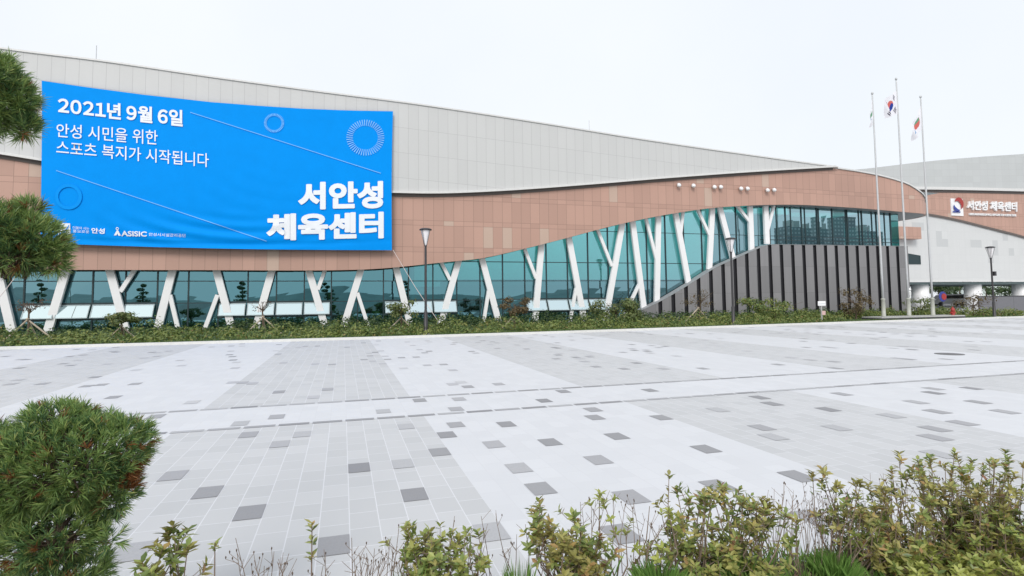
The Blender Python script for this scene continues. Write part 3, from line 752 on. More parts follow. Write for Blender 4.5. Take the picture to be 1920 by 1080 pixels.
# ------------------------------------------------------------ small things on the right
p = G(1517,604,.05)
t = thing('notice_sign', 'small white notice board on a post above a pink lower plate in the hedge', 'sign', (p.x,28.9,.05))
p = F(1517,567,28.9); MB().box(-.035,.035,-.03,.03,0,p.z-.05).build('post', MT['concrete'], t)
MB().box(-.30,.30,-.06,-.035,p.z-.27,p.z+.02).build('board', MT['white'], t); MB().box(-.26,.26,-.065,-.061,p.z-.17,p.z-.14).build('printed_line', MT['frame_grey'], t)
MT['pinkplate'] = plain('pink_plate', (.62,.42,.40), .5); MB().box(.0,.26,-.06,-.035,p.z-.86,p.z-.60).build('lower_plate', MT['pinkplate'], t)
p = F(1785,592,29.3); h_ = thing('fire_hydrant', 'small red fire hydrant at the right end of the flagpole plinth', 'hydrant', (p.x+.25,29.4,.08))
MB().lathe([(.16,0),(.16,.05),(.11,.07),(.11,.52),(.14,.54),(.14,.6),(.11,.68),(.04,.76),(.03,.82)],n=16).build('body', MT['red'], h_, smooth=True)
for s in (-1,1): MB().tube([(0,0,.4),(s*.2,0,.4)],[.07,.075],10).build('nozzle', MT['red'], h_)
p = F(1768,590,38)
rs = thing('round_sign', 'round blue and red sign on a black post near the right wing', 'sign', (p.x,38,0)); zc = F(1768,556,38).z
MB().tube([(0,0,0),(0,0,zc)],.05,8).build('post', MT['black'], rs)
MB().tube([(0,-.09,zc),(0,-.05,zc)],.46,24).build('disc', MT['blue'], rs); MB().tube([(.12,-.115,zc-.02),(.12,-.093,zc-.02)],.3,20).build('emblem', MT['red'], rs)
p = F(1706,560,33)
t = thing('garden_lamp', 'short white post lamp at the foot of the dark stone wall end', 'lamp', (p.x,33,.1)); zc = F(1706,545,33).z
MB().lathe([(.05,0),(.05,zc-.5)],n=10).build('post', MT['white'], t); MB().lathe([(.09,zc-.5),(.12,zc-.2),(.03,zc-.12),(.13,zc-.05),(.10,zc+.08),(.01,zc+.12)],n=14).build('head', MT['white'], t)
# grey boundary wall
a = F(1838,590,36.5); fz = F(1880,556,36.5).z
fn = thing('boundary_wall', 'low dark grey panel wall at the right edge under the wing', 'wall', (a.x,36.5,0))
mb = MB(); 
for k in range(9): mb.box(k*2.2+.01,k*2.2+2.19,0,.15,0,fz)
MT['greypanel'] = plain('grey_panel', (.155,.155,.17), .6); mb.build('panels', MT['greypanel'], fn); MB().box(-.03,20,-.03,.18,fz+.002,fz+.07).build('coping', MT['groove'], fn)
# white van far under the wing
def van(label, loc, rz):
    t = thing('parked_van', label, 'van', loc, rz=rz); prof = [(-2.3,.35),(2.3,.35),(2.32,.95),(1.9,1.15),(1.35,1.75),(1.1,1.9),(-2.2,1.9),(-2.32,1.2)]
    mb = MB(); n = len(prof)
    mb.add([(x,-.85,z) for x,z in prof]+[(x,.85,z) for x,z in prof], [tuple(range(n)),tuple(reversed(range(n,2*n)))]+[((i+1)%n,i,n+i,n+(i+1)%n) for i in range(n)])
    mb.build('body', MT['white'], t)
    for s in (-1,1):
        MB().add([(-1.9,s*.853,1.2),(1.6,s*.853,1.2),(1.25,s*.853,1.7),(-1.9,s*.853,1.75)], [(0,1,2,3) if s < 0 else (3,2,1,0)]).build('side_window', MT['groove'], t)
        for x in (-1.45,1.45): MB().tube([(x,s*.72,.34),(x,s*.88,.34)],.34,16).build('wheel', MT['black'], t)
    MB().add([(1.93,-.75,1.19),(1.93,.75,1.19),(1.40,.7,1.74),(1.40,-.7,1.74)], [(0,1,2,3)]).build('windscreen', MT['groove'], t)
p = F(1778,560,66); van('white van parked far behind under the right wing', (p.x,66,0), 2.6)

# ------------------------------------------------------------ planting by the building
def leafquad(mb, c, n, size, rnd, m=0, asp=1.6):
    n = n.normalized(); a = Vector((rnd.uniform(-1,1),rnd.uniform(-1,1),rnd.uniform(-1,1))); x = n.cross(a)
    if x.length < 1e-4: return
    x.normalize(); y = n.cross(x); l = size*asp/2; w_ = size/2
    mb.add([c-x*l, c+y*w_, c+x*l, c-y*w_], [(0,1,2,3)], m)
MT['hedge'] = foliage('azalea_leaves', [(0,(0.0718,0.125,0.0351)),(0.35,(0.1355,0.2084,0.0559)),(0.65,(0.2074,0.2751,0.0718)),(0.9,(0.3031,0.3335,0.0957)),(1,(0.319,0.2168,0.0957))])
MT['hedge_dark'] = foliage('dark_shrub_leaves', [(0,(0.033,0.0675,0.027)),(0.5,(0.0675,0.12,0.042)),(1,(0.1275,0.18,0.06))])
MT['crown_green'] = foliage('tree_leaves_green', [(0,(0.084,0.126,0.042)),(0.5,(0.154,0.203,0.063)),(1,(0.252,0.252,0.091))])
MT['crown_brown'] = foliage('tree_leaves_brown', [(0,(0.091,0.065,0.0364)),(0.5,(0.156,0.117,0.0585)),(1,(0.221,0.169,0.078))])
MT['crown_red'] = foliage('tree_leaves_red', [(0,(.10,.05,.04)),(.5,(.16,.09,.07)),(1,(.16,.14,.06))])
rnd = random.Random(21)
top_line = [(-60,628),(0,626),(200,620),(350,612),(500,601),(640,598),(800,592),(1000,589),(1100,584),(1250,582),(1400,580),(1500,580),(1600,582),(1700,583),(1850,584)]
def clump(mb, c, rx, rz, n, size, mm):
    for _ in range(n):
        d = Vector((rnd.gauss(0,1),rnd.gauss(0,1),abs(rnd.gauss(0,1))*.9)).normalized(); k = rnd.uniform(.72,1.06)
        p = Vector((c[0]+d.x*rx*k, c[1]+d.y*rx*k, c[2]+d.z*rz*k))
        leafquad(mb, p, d+Vector((rnd.uniform(-.7,.7),rnd.uniform(-.7,.7),rnd.uniform(-.3,.8))), size*rnd.uniform(.6,1.4), rnd, mm)
mb = MB()
x = -26.
while x < 51:
    ye = edge_y(x)
    for row, (dy, hz) in enumerate(((.95,.38),(1.8,.56),(2.75,.66))):
        if rnd.random() < .1 or (row == 0 and rnd.random() < .35): continue
        cx_, cy_ = x+rnd.uniform(-.35,.35), ye+dy+rnd.uniform(-.25,.25)
        if 31.5 < cx_ < 45.8 and cy_ < 31.2: cy_ += 2.1; hz *= 1.25
        clump(mb, (cx_,cy_,.1), rnd.uniform(.45,.65), hz*rnd.uniform(.8,1.2)*(1+.28*math.sin(x*.83+row*1.3)+.2*math.sin(x*2.3+row)), 125, .08, 0)
    x += .62
hz = tag(mb.build('azalea_hedge', MT['hedge']), 'low olive green azalea planting along the plaza edge', 'hedge', kind='stuff')
mb = MB(); x = -26.
while x < 49.5:
    for row in range(2):
        cy_ = 34.0+row*1.1+rnd.uniform(-.2,.2)
        px_ = 635+ (x/cy_)*960; 
        d_ = Vector((x,cy_,0)); zz = None
        best = min(top_line, key=lambda q: abs(F(q[0],q[1],cy_).x-x)); zz = F(best[0],best[1],cy_).z
        h = max(.35, zz-.1)*rnd.uniform(.75,1.12)*(1.06+.2*math.sin(x*1.1))
        clump(mb, (x+rnd.uniform(-.3,.3),cy_,.12), .6, h, 110, .095, 0)
    x += .68
tag(mb.build('shrub_row', MT['hedge_dark']), 'darker green shrub row growing against the glass and stone wall', 'shrubs', kind='stuff')
mb = MB()
for _ in range(5200):
    x = rnd.uniform(-26,47); ye = edge_y(x); y = ye+.18+abs(rnd.gauss(0,.45)); h = rnd.uniform(.05,.13); a = rnd.uniform(0,PI)
    dx, dy = math.cos(a)*.02, math.sin(a)*.02; l = rnd.uniform(-.05,.05)
    mb.add([(x-dx,y-dy,.1),(x+dx,y+dy,.1),(x+l,y+l,.1+h)], [(0,1,2)])
MT['grassblade'] = foliage('grass_blades', [(0,(0.07,0.126,0.028)),(0.5,(0.119,0.196,0.049)),(1,(0.196,0.238,0.07))])
tag(mb.build('grass_strip', MT['grassblade']), 'short grass strip along the kerb of the planting bed', 'grass', kind='stuff')

def young_tree(px, crown, r, Y, label, mat, staked=True, n=420, name='young_tree', trunk=True, fill=.25, cat='tree', size=.085):
    base = F(px, 600, Y); c = F(crown[0], crown[1], Y); sc_ = (F(crown[0]+10,crown[1],Y).x-c.x)/10
    R_, RZ = r[0]*sc_*.97, r[1]*sc_*.97; t = thing(name, label, cat, (base.x, Y, .12)); o = Vector((base.x,Y,.12)); C = c-o
    mb = MB()
    if trunk:
        mb.tube([(0,0,-.05),(C.x*.3+.03,0,C.z*.4),(C.x*.8,0,C.z*.8),(C.x,0,C.z+RZ*.4)],[.055,.045,.035,.012],7)
        for k in range(9):
            a = rnd.uniform(0,2*PI); e = rnd.uniform(.1,.9)
            q = C+Vector((math.cos(a)*R_*.85,math.sin(a)*R_*.85,RZ*e-.1)); s = C*rnd.uniform(.75,.95)
            mb.tube([s,(s+q)/2+Vector((0,0,.06)),q],[.018,.012,.004],5)
        mb.build('trunk', MT['bark'], t)
    mb = MB(); cl = [C+Vector((rnd.uniform(-.75,.75)*R_,rnd.uniform(-.7,.7)*R_,rnd.uniform(-.6,.75)*RZ)) for _ in range(14)]
    for _ in range(int(n*1.9)):
        q = rnd.choice(cl); d = Vector((rnd.gauss(0,1),rnd.gauss(0,1),rnd.gauss(0,.8))).normalized()
        p = q+Vector((d.x*R_,d.y*R_,d.z*RZ))*rnd.uniform(.12,.42)
        leafquad(mb, p, d+Vector((0,0,.5)), size*rnd.uniform(.6,1.4), rnd)
    mb.build('crown', mat, t)
    if staked:
        zt_ = C.z*.62; 
        for a, l in ((2.9,1.0),(.2,1.0),(1.5,.9)):
            MB().tube([(math.cos(a)*1.05*l*zt_,math.sin(a)*.9*zt_,-.02),(math.cos(a)*-.06,math.sin(a)*-.06,zt_+.06)],[.042,.036],6).build('stake', MT['stake'], t)
    return t
YT = 30.6
young_tree(52,(55,575),(34,22),YT,'bare reddish sapling on pale stakes at the far left under the pine',MT['crown_red'],n=90,size=.05)
young_tree(228,(228,598),(40,19),YT,'staked small green tree before the second set of columns from the left',MT['crown_green'],n=520)
young_tree(493,(492,575),(26,20),YT,'nearly leafless sapling on pale stakes below the middle of the banner',MT['crown_red'],n=30,size=.05)
young_tree(752,(752,580),(34,21),YT,'small staked green tree just left of the lamp post beside the banner',MT['crown_green'],n=380)
young_tree(965,(965,577),(30,20),YT+.4,'rounded brownish green tree on crossed stakes in front of the long vent row',MT['crown_brown'],n=520)
young_tree(1310,(1314,561),(26,18),YT+.8,'thin brown leaved sapling on stakes against the sloping dark wall',MT['crown_brown'],n=190,size=.055)
young_tree(1605,(1605,568),(25,24),YT+.2,'brown feathery small tree on one short stake left of the flagpoles',MT['crown_brown'],staked=False,n=560)
young_tree(1726,(1726,578),(24,16),YT+1.4,'low green tree with a tan trunk between the two right flagpoles',MT['crown_green'],staked=False,n=420)
young_tree(1825,(1825,572),(30,20),YT+1.0,'sparse brown tree on stakes at the right end of the bed',MT['crown_brown'],n=330)
young_tree(1155,(1155,584),(44,29),YT+.2,'big rounded green bush covering the end of the right vent row',MT['crown_green'],staked=False,n=1500,name='round_shrub',cat='shrub')
young_tree(1452,(1455,581),(46,20),YT+.4,'wide flat topped green bush right of the middle lamp post',MT['hedge'],staked=False,n=1300,name='round_shrub',cat='shrub')

# trees and a house far behind, seen under the wing
def far_tree(px, Y, h, r, label, seed):
    rn = random.Random(seed); b = F(px,560,Y); t = thing('background_tree', label, 'tree', (b.x,Y,0), 'trees seen under the right wing')
    MB().tube([(0,0,-.1),(0,0,h*.5),(.2,0,h*.85)],[.2,.13,.05],7).build('trunk', MT['bark'], t); mb = MB()
    cl = [Vector((rn.uniform(-r,r),rn.uniform(-r,r),h*rn.uniform(.3,.95))) for _ in range(16)]
    for _ in range(1100):
        q = rn.choice(cl); d = Vector((rn.gauss(0,1),rn.gauss(0,1),rn.gauss(0,1))).normalized()
        leafquad(mb, q+d*r*rn.uniform(.1,.5), d, .28*rn.uniform(.6,1.4), rn)
    mb.build('crown', MT['hedge_dark'], t)
for i, (px, h, r) in enumerate(((1760,4.6,2.2),(1800,5.2,2.6),(1850,5.5,2.4),(1893,4.8,2.2))):
    far_tree(px, 92+3*i, h, r, ['dark tree behind the round sign under the wing','broad dark tree left of the second round column','dark tree right of the second round column','dark tree behind the lamp by the right edge'][i], 50+i)
p = F(1885,560,118); hs = thing('far_house', 'pale low house far behind the trees under the wing', 'house', (p.x,118,0))
MB().box(-14,14,0,9,0,5.2).build('wall', MT['interior'], hs); MB().add([(-14.6,-.6,5.2),(14.6,-.6,5.2),(14.6,9.6,5.2),(-14.6,9.6,5.2),(-14,4.5,7.4),(14,4.5,7.4)], [(0,1,5,4),(2,3,4,5),(1,2,5),(3,0,4)]).build('roof', MT['frame_grey'], hs)

# ------------------------------------------------------------ foreground pine
MT['needles'] = foliage('pine_needles', [(0,(0.0554,0.1283,0.0589)),(0.3,(0.1108,0.2139,0.0842)),(0.6,(0.1847,0.3166,0.101)),(0.85,(0.314,0.4279,0.118)),(1,(0.4618,0.4791,0.1685))], .45, .15, 8.)
MT['dead_needles'] = foliage('brown_needles', [(0,(.16,.06,.02)),(.5,(.25,.10,.03)),(1,(.30,.16,.06))], .6, .2)
rnd = random.Random(77)
def tuft(mb, p, d, L, n, m, w=.0014):
    d = d.normalized(); a = d.orthogonal().normalized(); b = d.cross(a)
    for _ in range(n):
        t = rnd.uniform(0,2*PI); sp = rnd.uniform(.15,1.05)
        q = (d+(a*math.cos(t)+b*math.sin(t))*sp).normalized(); s = q.cross(Vector((rnd.uniform(-1,1),rnd.uniform(-1,1),rnd.uniform(-1,1))))
        if s.length < 1e-3: continue
        s = s.normalized()*w; l = L*rnd.uniform(.7,1.15); p0 = p+d*rnd.uniform(-.012,.02); p1 = p0+q*l*.6+Vector((0,0,-.001)); p2 = p0+q*l+Vector((0,0,-.004))
        mb.add([p0-s, p0+s, p1+s, p2, p1-s], [(0,1,2,3,4)], m)
pine = thing('pine_tree', 'shaped pine tree at the left edge with layered needle pads and rusty patches', 'tree', (-3.05,2.75,.1))
PO = pine.location
def pad(ells, n, seed, inner=.25, brown=.035, spots=(), L=.05):
    """ells: (px, py, rx_px, ry_px, Y)"""
    es = []
    for px, py, rx, ry, Y in ells:
        c = F(px,py,Y); s = (F(px+10,py,Y).x-c.x)/10; s = c.y*1.0/ (FPX*fw.y)*1.02 if s <= 0 else s
        es.append((c, rx*s*.97, ry*s*.97))
    mb = MB(); tw = MB(); area = [a*a+2*a*b for _, a, b in es]; k = 0
    sp = [F(px,py,Y) for px,py,Y in spots]
    while k < n:
        c, rx, rz = rnd.choices(es, area)[0]; d = Vector((rnd.gauss(0,1),rnd.gauss(0,1),rnd.gauss(0,1)+.15)).normalized()
        f = rnd.uniform(.84,1.0) if rnd.random() > inner else rnd.uniform(.35,.84)
        ry_ = min(rx, .42); p = c+Vector((d.x*rx,d.y*ry_,d.z*rz))*f
        deep = False
        for c2, a2, b2 in es:
            e = p-c2; q = math.sqrt((e.x/a2)**2+(e.y/min(a2,.42))**2+(e.z/b2)**2)
            if q < .62 and rnd.random() > inner: deep = True
        if deep: continue
        nd = Vector((d.x/rx,d.y/ry_,d.z/rz)).normalized()
        dr = nd*.9+Vector((rnd.uniform(-.4,.4),rnd.uniform(-.4,.4),.55))
        m = 1 if rnd.random() < brown or any((p-s_).length < .05 for s_ in sp) else 0
        tuft(mb, p, dr, L*rnd.uniform(.8,1.2), 17, m)
        if k % 6 == 0 and rx > .12: tw.tube([p-dr.normalized()*.09-nd*.05, p+dr.normalized()*.01],[.004,.0025],4,0,False)
        k += 1
    mb.build('foliage', [MT['needles'],MT['dead_needles']], pine).matrix_parent_inverse = Matrix.Translation(-PO)
    br = MB()
    for c, rx, rz in es:
        if rx < .12: continue
        root = Vector((PO.x,PO.y,max(.3,c.z-.25)))
        br.tube([root,(root+c)/2+Vector((0,0,-.04)),c],[.022,.015,.006],7)
        for _ in range(4):
            d = Vector((rnd.uniform(-1,1),rnd.uniform(-1,1),rnd.uniform(-.3,.8))); br.tube([c,c+Vector((d.x*rx,d.y*rx,d.z*rz))*.7],[.012,.005],5)
    br.v += tw.v and []; o_ = len(br.v); br.v += tw.v; br.f += [tuple(i+o_ for i in f) for f in tw.f]; br.m += tw.m
    br.build('branch', MT['bark'], pine).matrix_parent_inverse = Matrix.Translation(-PO)
MB().tube([(0,0,-.1),(.06,.02,.7),(-.05,.05,1.5),(.04,0,2.3),(0,0,3.4)],[.10,.085,.075,.055,.03],12).build('trunk', MT['bark'], pine, smooth=True)
pad([(150,862,128,98,2.75),(55,885,95,95,2.7),(232,832,55,52,2.75),(105,800,75,48,2.8),(105,1000,95,72,2.7),(0,985,80,95,2.75),(-60,900,90,110,2.75),(215,915,42,52,2.7),(165,930,70,70,2.8),(205,1010,24,18,2.65),(100,1085,110,40,2.7),(-30,830,60,40,2.75)],
    3300, 1, spots=[(258,885,2.70),(243,912,2.62),(28,968,2.36),(6,848,2.36),(252,903,2.68)], L=.043)
pad([(-25,165,70,72,3.0),(30,190,34,44,3.0),(45,240,22,22,3.0),(0,215,46,40,3.0),(-60,220,60,50,3.0),(10,130,18,26,3.0)], 900, 2)
pad([(-10,435,78,62,2.95),(60,450,58,46,2.95),(98,470,28,28,2.95),(20,480,72,30,2.95),(-60,470,60,50,2.95),(55,400,22,26,2.95),(95,497,24,12,2.95)], 1150, 3, spots=[(8,440,2.7),(2,455,2.7)])

# ------------------------------------------------------------ foreground azaleas, twigs and grass
MT['az'] = foliage('azalea_leaves_near', [(0,(0.1215,0.1781,0.055)),(0.3,(0.216,0.285,0.0757)),(0.6,(0.3375,0.3919,0.11)),(0.85,(0.486,0.513,0.165)),(0.95,(0.486,0.3277,0.1238)),(1,(0.324,0.1425,0.0963))], .4, .3, 7.)
MT['az_red'] = foliage('azalea_leaves_rusty', [(0,(0.1696,0.239,0.0688)),(0.4,(0.3149,0.3823,0.0963)),(0.7,(0.4118,0.3505,0.11)),(1,(0.4603,0.5416,0.1513))], .4, .3)
MT['az_light'] = foliage('azalea_leaves_pale', [(0,(0.3003,0.3465,0.0924)),(0.5,(0.4389,0.4851,0.1155)),(1,(0.5544,0.5775,0.1733))], .4, .35)
MT['grass_near'] = foliage('grass_near', [(0,(0.15,0.299,0.072)),(0.5,(0.25,0.437,0.108)),(1,(0.4,0.575,0.18))], .4, .5)
def leaf(mb, p, d, n, L, W):
    d = d.normalized(); s = d.cross(n); 
    if s.length < 1e-3: return
    s = s.normalized(); n = s.cross(d).normalized()
    b = p+d*L*.12; m1 = p+d*L*.55-n*L*.04; e = p+d*L-n*L*.10
    mb.add([p, b+s*W*.3+n*W*.08, m1+s*W*.5+n*W*.15, e, m1-s*W*.5+n*W*.15, b-s*W*.3+n*W*.08, m1], [(0,6,2,1),(2,6,3),(6,4,3),(0,5,4,6)])
def rosette(mb, p, d, k, L, open_=1.0):
    d = d.normalized(); a = d.orthogonal().normalized(); b = d.cross(a); t0 = rnd.uniform(0,6)
    for i in range(k):
        t = t0+i*2.4; q = d*rnd.uniform(.25,.9)+(a*math.cos(t)+b*math.sin(t))*open_
        leaf(mb, p-d*.004*i, q, d, L*rnd.uniform(.75,1.2), L*rnd.uniform(.38,.50))
def azalea(label, base_px, Y, regions, ntip, mat, L=.036, bare=.12, lean=.6, per=8, side=10):
    """regions: (px, py, rx, ry) ellipses on the plane Y that hold the twig tips"""
    b = F(base_px, 1075, Y); b.z = soil(b.x,Y); t = thing('azalea_shrub', label, 'shrub', tuple(b)); O = b.copy()
    st, lf = MB(), MB(); area = [r[2]*r[3] for r in regions]
    L *= 1.18; ntip = int(ntip*1.2)
    for k in range(ntip):
        r = rnd.choices(regions, area)[0]; a = rnd.uniform(0,2*PI); q = math.sqrt(rnd.random())
        p = F(r[0]+r[2]*q*math.cos(a), r[1]+r[3]*q*math.sin(a), Y)+Vector((0,rnd.uniform(-.2,.2),0))-O
        s = Vector((p.x*.45+rnd.uniform(-.08,.08), p.y*.4+rnd.uniform(-.05,.05), 0)); mid = s*(.45)+p*.55+Vector((rnd.uniform(-.07,.07),rnd.uniform(-.06,.06),-.02))
        st.tube([s, (s+mid)/2+Vector((rnd.uniform(-.02,.02),0,0)), mid, p],[.0042,.0036,.0028,.0016],5,0,False)
        if rnd.random() < bare: continue
        d = (p-mid).normalized(); rosette(lf, p, d+Vector((0,0,.3)), per+rnd.randint(-2,2), L)
        for i in range(side):
            f = rnd.random()**.7; c = mid+(p-mid)*f; v = Vector((rnd.uniform(-1,1),rnd.uniform(-1,1),rnd.uniform(-.1,.9)))
            leaf(lf, c, v, d+Vector((0,0,.4)), L*rnd.uniform(.6,1.1), L*rnd.uniform(.36,.48))
        for _b in range(rnd.choice((1,2,2,3))):
            v = Vector((rnd.uniform(-1,1),rnd.uniform(-1,1),rnd.uniform(.0,1.0))).normalized(); c = mid+(p-mid)*rnd.uniform(.0,.85); e = c+v*rnd.uniform(.04,.10)
            st.tube([c,(c+e)/2+Vector((0,0,-.006)),e],[.002,.0016,.0011],4,0,False); rosette(lf, e, v+Vector((0,0,.4)), per-2, L*rnd.uniform(.75,1.0))
    st.build('stems', MT['twig'], t); lf.build('leaves', MT[mat], t); return t
azalea('single dark green azalea sprig next to the pine at the lower left', 312, 2.45, [(300,1025,24,26),(335,1040,14,18),(290,1050,20,18)], 9, 'az', .040, 0, per=9, side=9)
azalea('low yellowing azalea left of the bushiest middle shrub', 830, 2.45, [(790,1035,38,28),(860,1045,45,28),(905,1010,16,14),(770,1010,14,16)], 30, 'az_red', .036, .05)
azalea('upright green azalea with a bushy rounded head at the bottom centre', 1065, 2.4, [(1050,985,38,36),(1085,1010,38,40),(1020,1000,18,30),(1065,950,18,14),(1100,1045,40,25),(1130,1010,20,20)], 36, 'az', .036, .06)
azalea('thin azalea with pale yellow leaf tips right of the centre shrub', 1195, 2.45, [(1148,945,10,6),(1210,930,8,6),(1246,962,12,8),(1190,1010,22,16)], 7, 'az_light', .034, .1, side=2)
azalea('loose azalea with a dark bare tip in front of the second dark paver', 1300, 2.4, [(1290,915,16,14),(1310,955,28,26),(1265,1020,24,24),(1345,930,16,14),(1320,1010,34,34)], 24, 'az', .035, .2)
azalea('rounded olive azalea on a thin leaning stem', 1400, 2.35, [(1400,935,26,18),(1425,950,26,26),(1372,950,18,16),(1415,980,18,14)], 22, 'az', .035, .05, side=8)
azalea('azalea with one tall leafy shoot at the edge of the right mass', 1575, 2.3, [(1565,895,14,18),(1575,915,14,10),(1600,960,30,22),(1640,960,28,30),(1610,990,40,28)], 26, 'az', .034, .08)
azalea('dense olive azalea in the middle of the right mass', 1720, 2.3, [(1650,915,36,26),(1700,960,60,46),(1720,905,22,18),(1650,1010,60,44),(1745,1010,60,46)], 70, 'az', .034, .08, side=12)
azalea('tallest azalea reaching up at the right edge', 1830, 2.25, [(1790,870,50,22),(1830,905,60,36),(1770,890,40,22),(1890,868,34,26),(1850,960,80,50)], 84, 'az', .034, .06, side=12)
azalea('rusty leaved azalea in the lower right corner', 1850, 2.2, [(1840,1000,80,50),(1760,1045,80,30),(1890,1040,50,40)], 70, 'az_red', .034, .06, side=12)
azalea('yellow green azalea low in the lower right corner', 1780, 2.1, [(1740,1055,70,22),(1850,1055,70,24)], 34, 'az_light', .034, .05, side=8)
azalea('small low azalea between the centre shrub and the grass', 1340, 2.3, [(1330,1045,50,26),(1400,1040,30,26),(1270,1055,40,18)], 34, 'az_red', .032, .15)
rl = random.Random(9); mb = MB()
for _ in range(2600):
    x = rl.uniform(-1.5,4.5); y = rl.uniform(1.7,NEAR-.1); p = Vector((x,y,soil(x,y)+.035+rl.uniform(0,.03))); a = rl.uniform(0,2*PI)
    leaf(mb, p, Vector((math.cos(a),math.sin(a),rl.uniform(-.3,.5))), Vector((rl.uniform(-.5,.5),rl.uniform(-.5,.5),1)), rl.uniform(.025,.05), rl.uniform(.01,.02))
MT['litter'] = foliage('leaf_litter', [(0,(.07,.04,.025)),(.5,(.14,.085,.05)),(.85,(.22,.15,.08)),(1,(.12,.15,.05))], .7, .1)
tag(mb.build('leaf_litter', MT['litter']), 'dry brown leaves lying on the soil under the near azaleas', 'leaves', kind='stuff')
mb = MB()
for _ in range(5200):
    x = rl.uniform(-.6,4.6); y = rl.uniform(2.05,NEAR-.02)
    if math.sin(x*3.1+1)+math.sin(x*7.3) < -.3: continue
    z = soil(x,y); a = rl.uniform(0,2*PI); h = rl.uniform(.05,.15); s_ = Vector((-math.sin(a),math.cos(a),0))*.0014; b = Vector((x,y,z)); e = b+Vector((math.cos(a)*h*.5,math.sin(a)*h*.5,h)); m_ = b+(e-b)*.55+Vector((0,0,h*.14))
    mb.add([b-s_,b+s_,m_+s_,e,m_-s_], [(0,1,2,3,4)])
tag(mb.build('wild_grass', MT['grass_near']), 'thin wild grass growing between the near azaleas', 'grass', kind='stuff')
def sprig(label, px, py, Y, k, mat='az_red'):
    p = F(px,py,Y); b = soil(p.x,Y); t = thing('azalea_sprig', label, 'plant', (p.x,Y,b)); h = p.z-b
    MB().tube([(.03,0,0),(0,.01,h*.5),(0,0,h)],[.004,.003,.002],5).build('stem', MT['twig'], t); lf = MB()
    rosette(lf, Vector((0,0,h)), Vector((0,0,1)), 9, .034)
    for i in range(k): rosette(lf, Vector((0,0,h-.06*(i+1))), Vector((rnd.uniform(-.4,.4),0,1)), 7, .036)
    lf.build('leaves', MT[mat], t)
sprig('single brown tipped sprig standing alone left of the tall sprig', 403, 1018, 2.45, 0); sprig('tall sprig with two leaf whorls near the bottom edge', 585, 982, 2.4, 2, 'az')
def twigs(label, x0, x1, ytop, Y, n, seed):
    rn = random.Random(seed); b = F((x0+x1)/2,1060,Y); b.z = soil(b.x,Y); t = thing('dry_twigs', label, 'dead plant', tuple(b)); O = b.copy(); mb = MB(); bd = MB()
    for _ in range(n):
        px = rn.uniform(x0,x1); p = F(px, ytop+abs(rn.gauss(0,45)), Y)+Vector((0,rn.uniform(-.15,.15),0))-O; s = Vector((p.x+rn.uniform(-.10,.10),p.y,0)); m_ = (s+p)/2+Vector((rn.uniform(-.02,.02),0,0))
        mb.tube([s,m_,p],[.0022,.0018,.0010],4,0,False)
        for _k in range(3):
            f = rn.uniform(.3,.95); c = m_*(1-f)+p*f; e = c+Vector((rn.uniform(-.05,.05),rn.uniform(-.03,.03),rn.uniform(.02,.06))); mb.tube([c,e],[.0011,.0008],4,0,False)
            if rn.random() < .5: bd.tube([e,e+Vector((0,0,.007)),e+Vector((0,0,.012))],[.001,.0032,.0008],5)
    mb.add(bd.v, bd.f, 1); mb.build('stems', [MT['twig'],MT['bark']], t)
twigs('dry bare twigs at the bottom left between the two sprigs', 420, 760, 1025, 2.35, 46, 1)
twigs('dry bare twigs behind the low yellowing azalea', 740, 1010, 985, 2.5, 26, 2)
twigs('dry bare twigs rising between the centre shrub and the pale tipped azalea', 1090, 1260, 940, 2.45, 22, 3)
twigs('tangle of dry twigs left of the right azalea mass', 1440, 1600, 915, 2.4, 60, 4)
twigs('thin dry twigs among the right azalea mass', 1600, 1900, 890, 2.3, 46, 5)
def grass(label, px, py, Y, r, n, seed, hh=.2):
    rn = random.Random(seed); c = F(px,py,Y); mb = MB(); z0 = soil(c.x,Y)
    t = thing('grass_tuft', label, 'grass', (c.x,Y,z0), 'grass tufts among the azaleas'); H_ = c.z-z0+hh*.35
    for _ in range(n):
        a = rn.uniform(0,2*PI); q = r*math.sqrt(rn.random())*.8; b = Vector((math.cos(a)*q,math.sin(a)*q,0)); o_ = rn.uniform(.1,.9)*r
        h = H_*rn.uniform(.55,1.05)*(1-.35*(q/r)); e = b+Vector((math.cos(a)*o_,math.sin(a)*o_,h)); m_ = b+(e-b)*.6+Vector((0,0,h*.12)); s = Vector((-math.sin(a),math.cos(a),0))*.0012
        mb.add([b-s*1.3,b+s*1.3,m_+s,e,m_-s], [(0,1,2,3,4)])
    mb.build('blades', MT['grass_near'], t)
grass('bright green grass tuft left of the right azalea mass', 1565, 1030, 2.25, .085, 800, 1, .02)
grass('short green grass below the rounded olive azalea', 1395, 1055, 2.25, .12, 600, 2, .10)
grass('green grass tuft at the foot of the pale tipped azalea', 1240, 1062, 2.25, .10, 560, 3, .10)
grass('green grass at the foot of the low yellowing azalea', 765, 1068, 2.3, .07, 120, 4, .10)
grass('green grass left of the centre shrub', 975, 1052, 2.35, .06, 120, 5, .12)

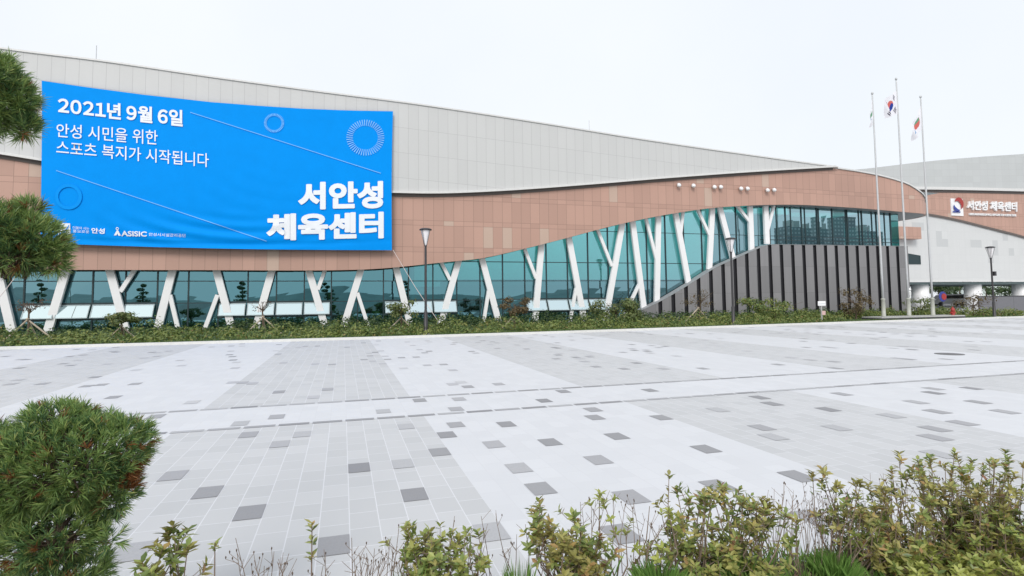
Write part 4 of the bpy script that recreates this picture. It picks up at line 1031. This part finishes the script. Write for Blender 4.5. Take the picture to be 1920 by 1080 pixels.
# ------------------------------------------------------------ what the glass front looks back on (behind the viewer)
MT['hill'] = plain('hazy_wooded_hill', (.20,.25,.25), .9, var=.3, scale=.15)  # paled tone: distance haze is painted into the hill colour
rn = random.Random(3); mb = MB(); nx = 80
for i in range(nx+1):
    x = -500+1000*i/nx; h = 5.5+3*math.sin(i*.35)+2*math.sin(i*.83+1)+rn.uniform(-1,1)
    mb.v += [(x,-260,-1),(x,-300,h),(x,-420,h*1.2)]
for i in range(nx):
    a = 3*i; mb.f += [(a,a+1,a+4,a+3),(a+1,a+2,a+5,a+4)]; mb.m += [0,0]
structure(mb.build('hills', MT['hill']))
MT['apart'] = panels('apartment_facade', (.42,.43,.44), 3.2, 2.9, 1.5, (.12,.13,.15), .05)
apt = []
for i, (px, ptop, wd, Ym) in enumerate(((1498,425,16,330),(1588,405,30,330),(1640,432,18,345),(1530,428,26,380))):
    a = F(px,ptop,Ym); yb = 2*YG-Ym
    t = thing('apartment_block', 'apartment tower behind the viewer, seen mirrored in the upper glass band', 'building', (a.x,yb,0), 'apartment towers mirrored in the glass')
    MB().box(-wd/2,wd/2,-12,0,0,a.z).build('wall', MT['apart'], t); MB().box(-wd/6,wd/6,-9,-3,a.z,a.z+5).build('roof', MT['concrete'], t)
for i, (px, pt) in enumerate(((75,527),(262,531),(453,528),(612,532),(760,526))):
    Ym = 84.; yb = 2*YG-Ym; a = F(px,pt,Ym); t = thing('garden_pine', 'layered pine on the plaza edge behind the viewer, seen mirrored in the glass', 'tree', (a.x,yb,0), 'pines mirrored in the glass front'); h = a.z
    MB().tube([(0,0,0),(.15,0,h*.5),(0,0,h)],[.14,.10,.04],8).build('trunk', MT['bark'], t); mb = MB()
    for k in range(6):
        c = Vector((rnd.uniform(-.6,.6)*(1-k/8),0,h*(.35+.65*k/5.5)))
        for _ in range(110):
            d = Vector((rnd.gauss(0,1),rnd.gauss(0,1),rnd.gauss(0,1))).normalized(); leafquad(mb, c+Vector((d.x*(.95-k*.12),d.y*(.9-k*.12),d.z*.22)), d, .16, rnd)
    mb.build('crown', MT['hedge_dark'], t)
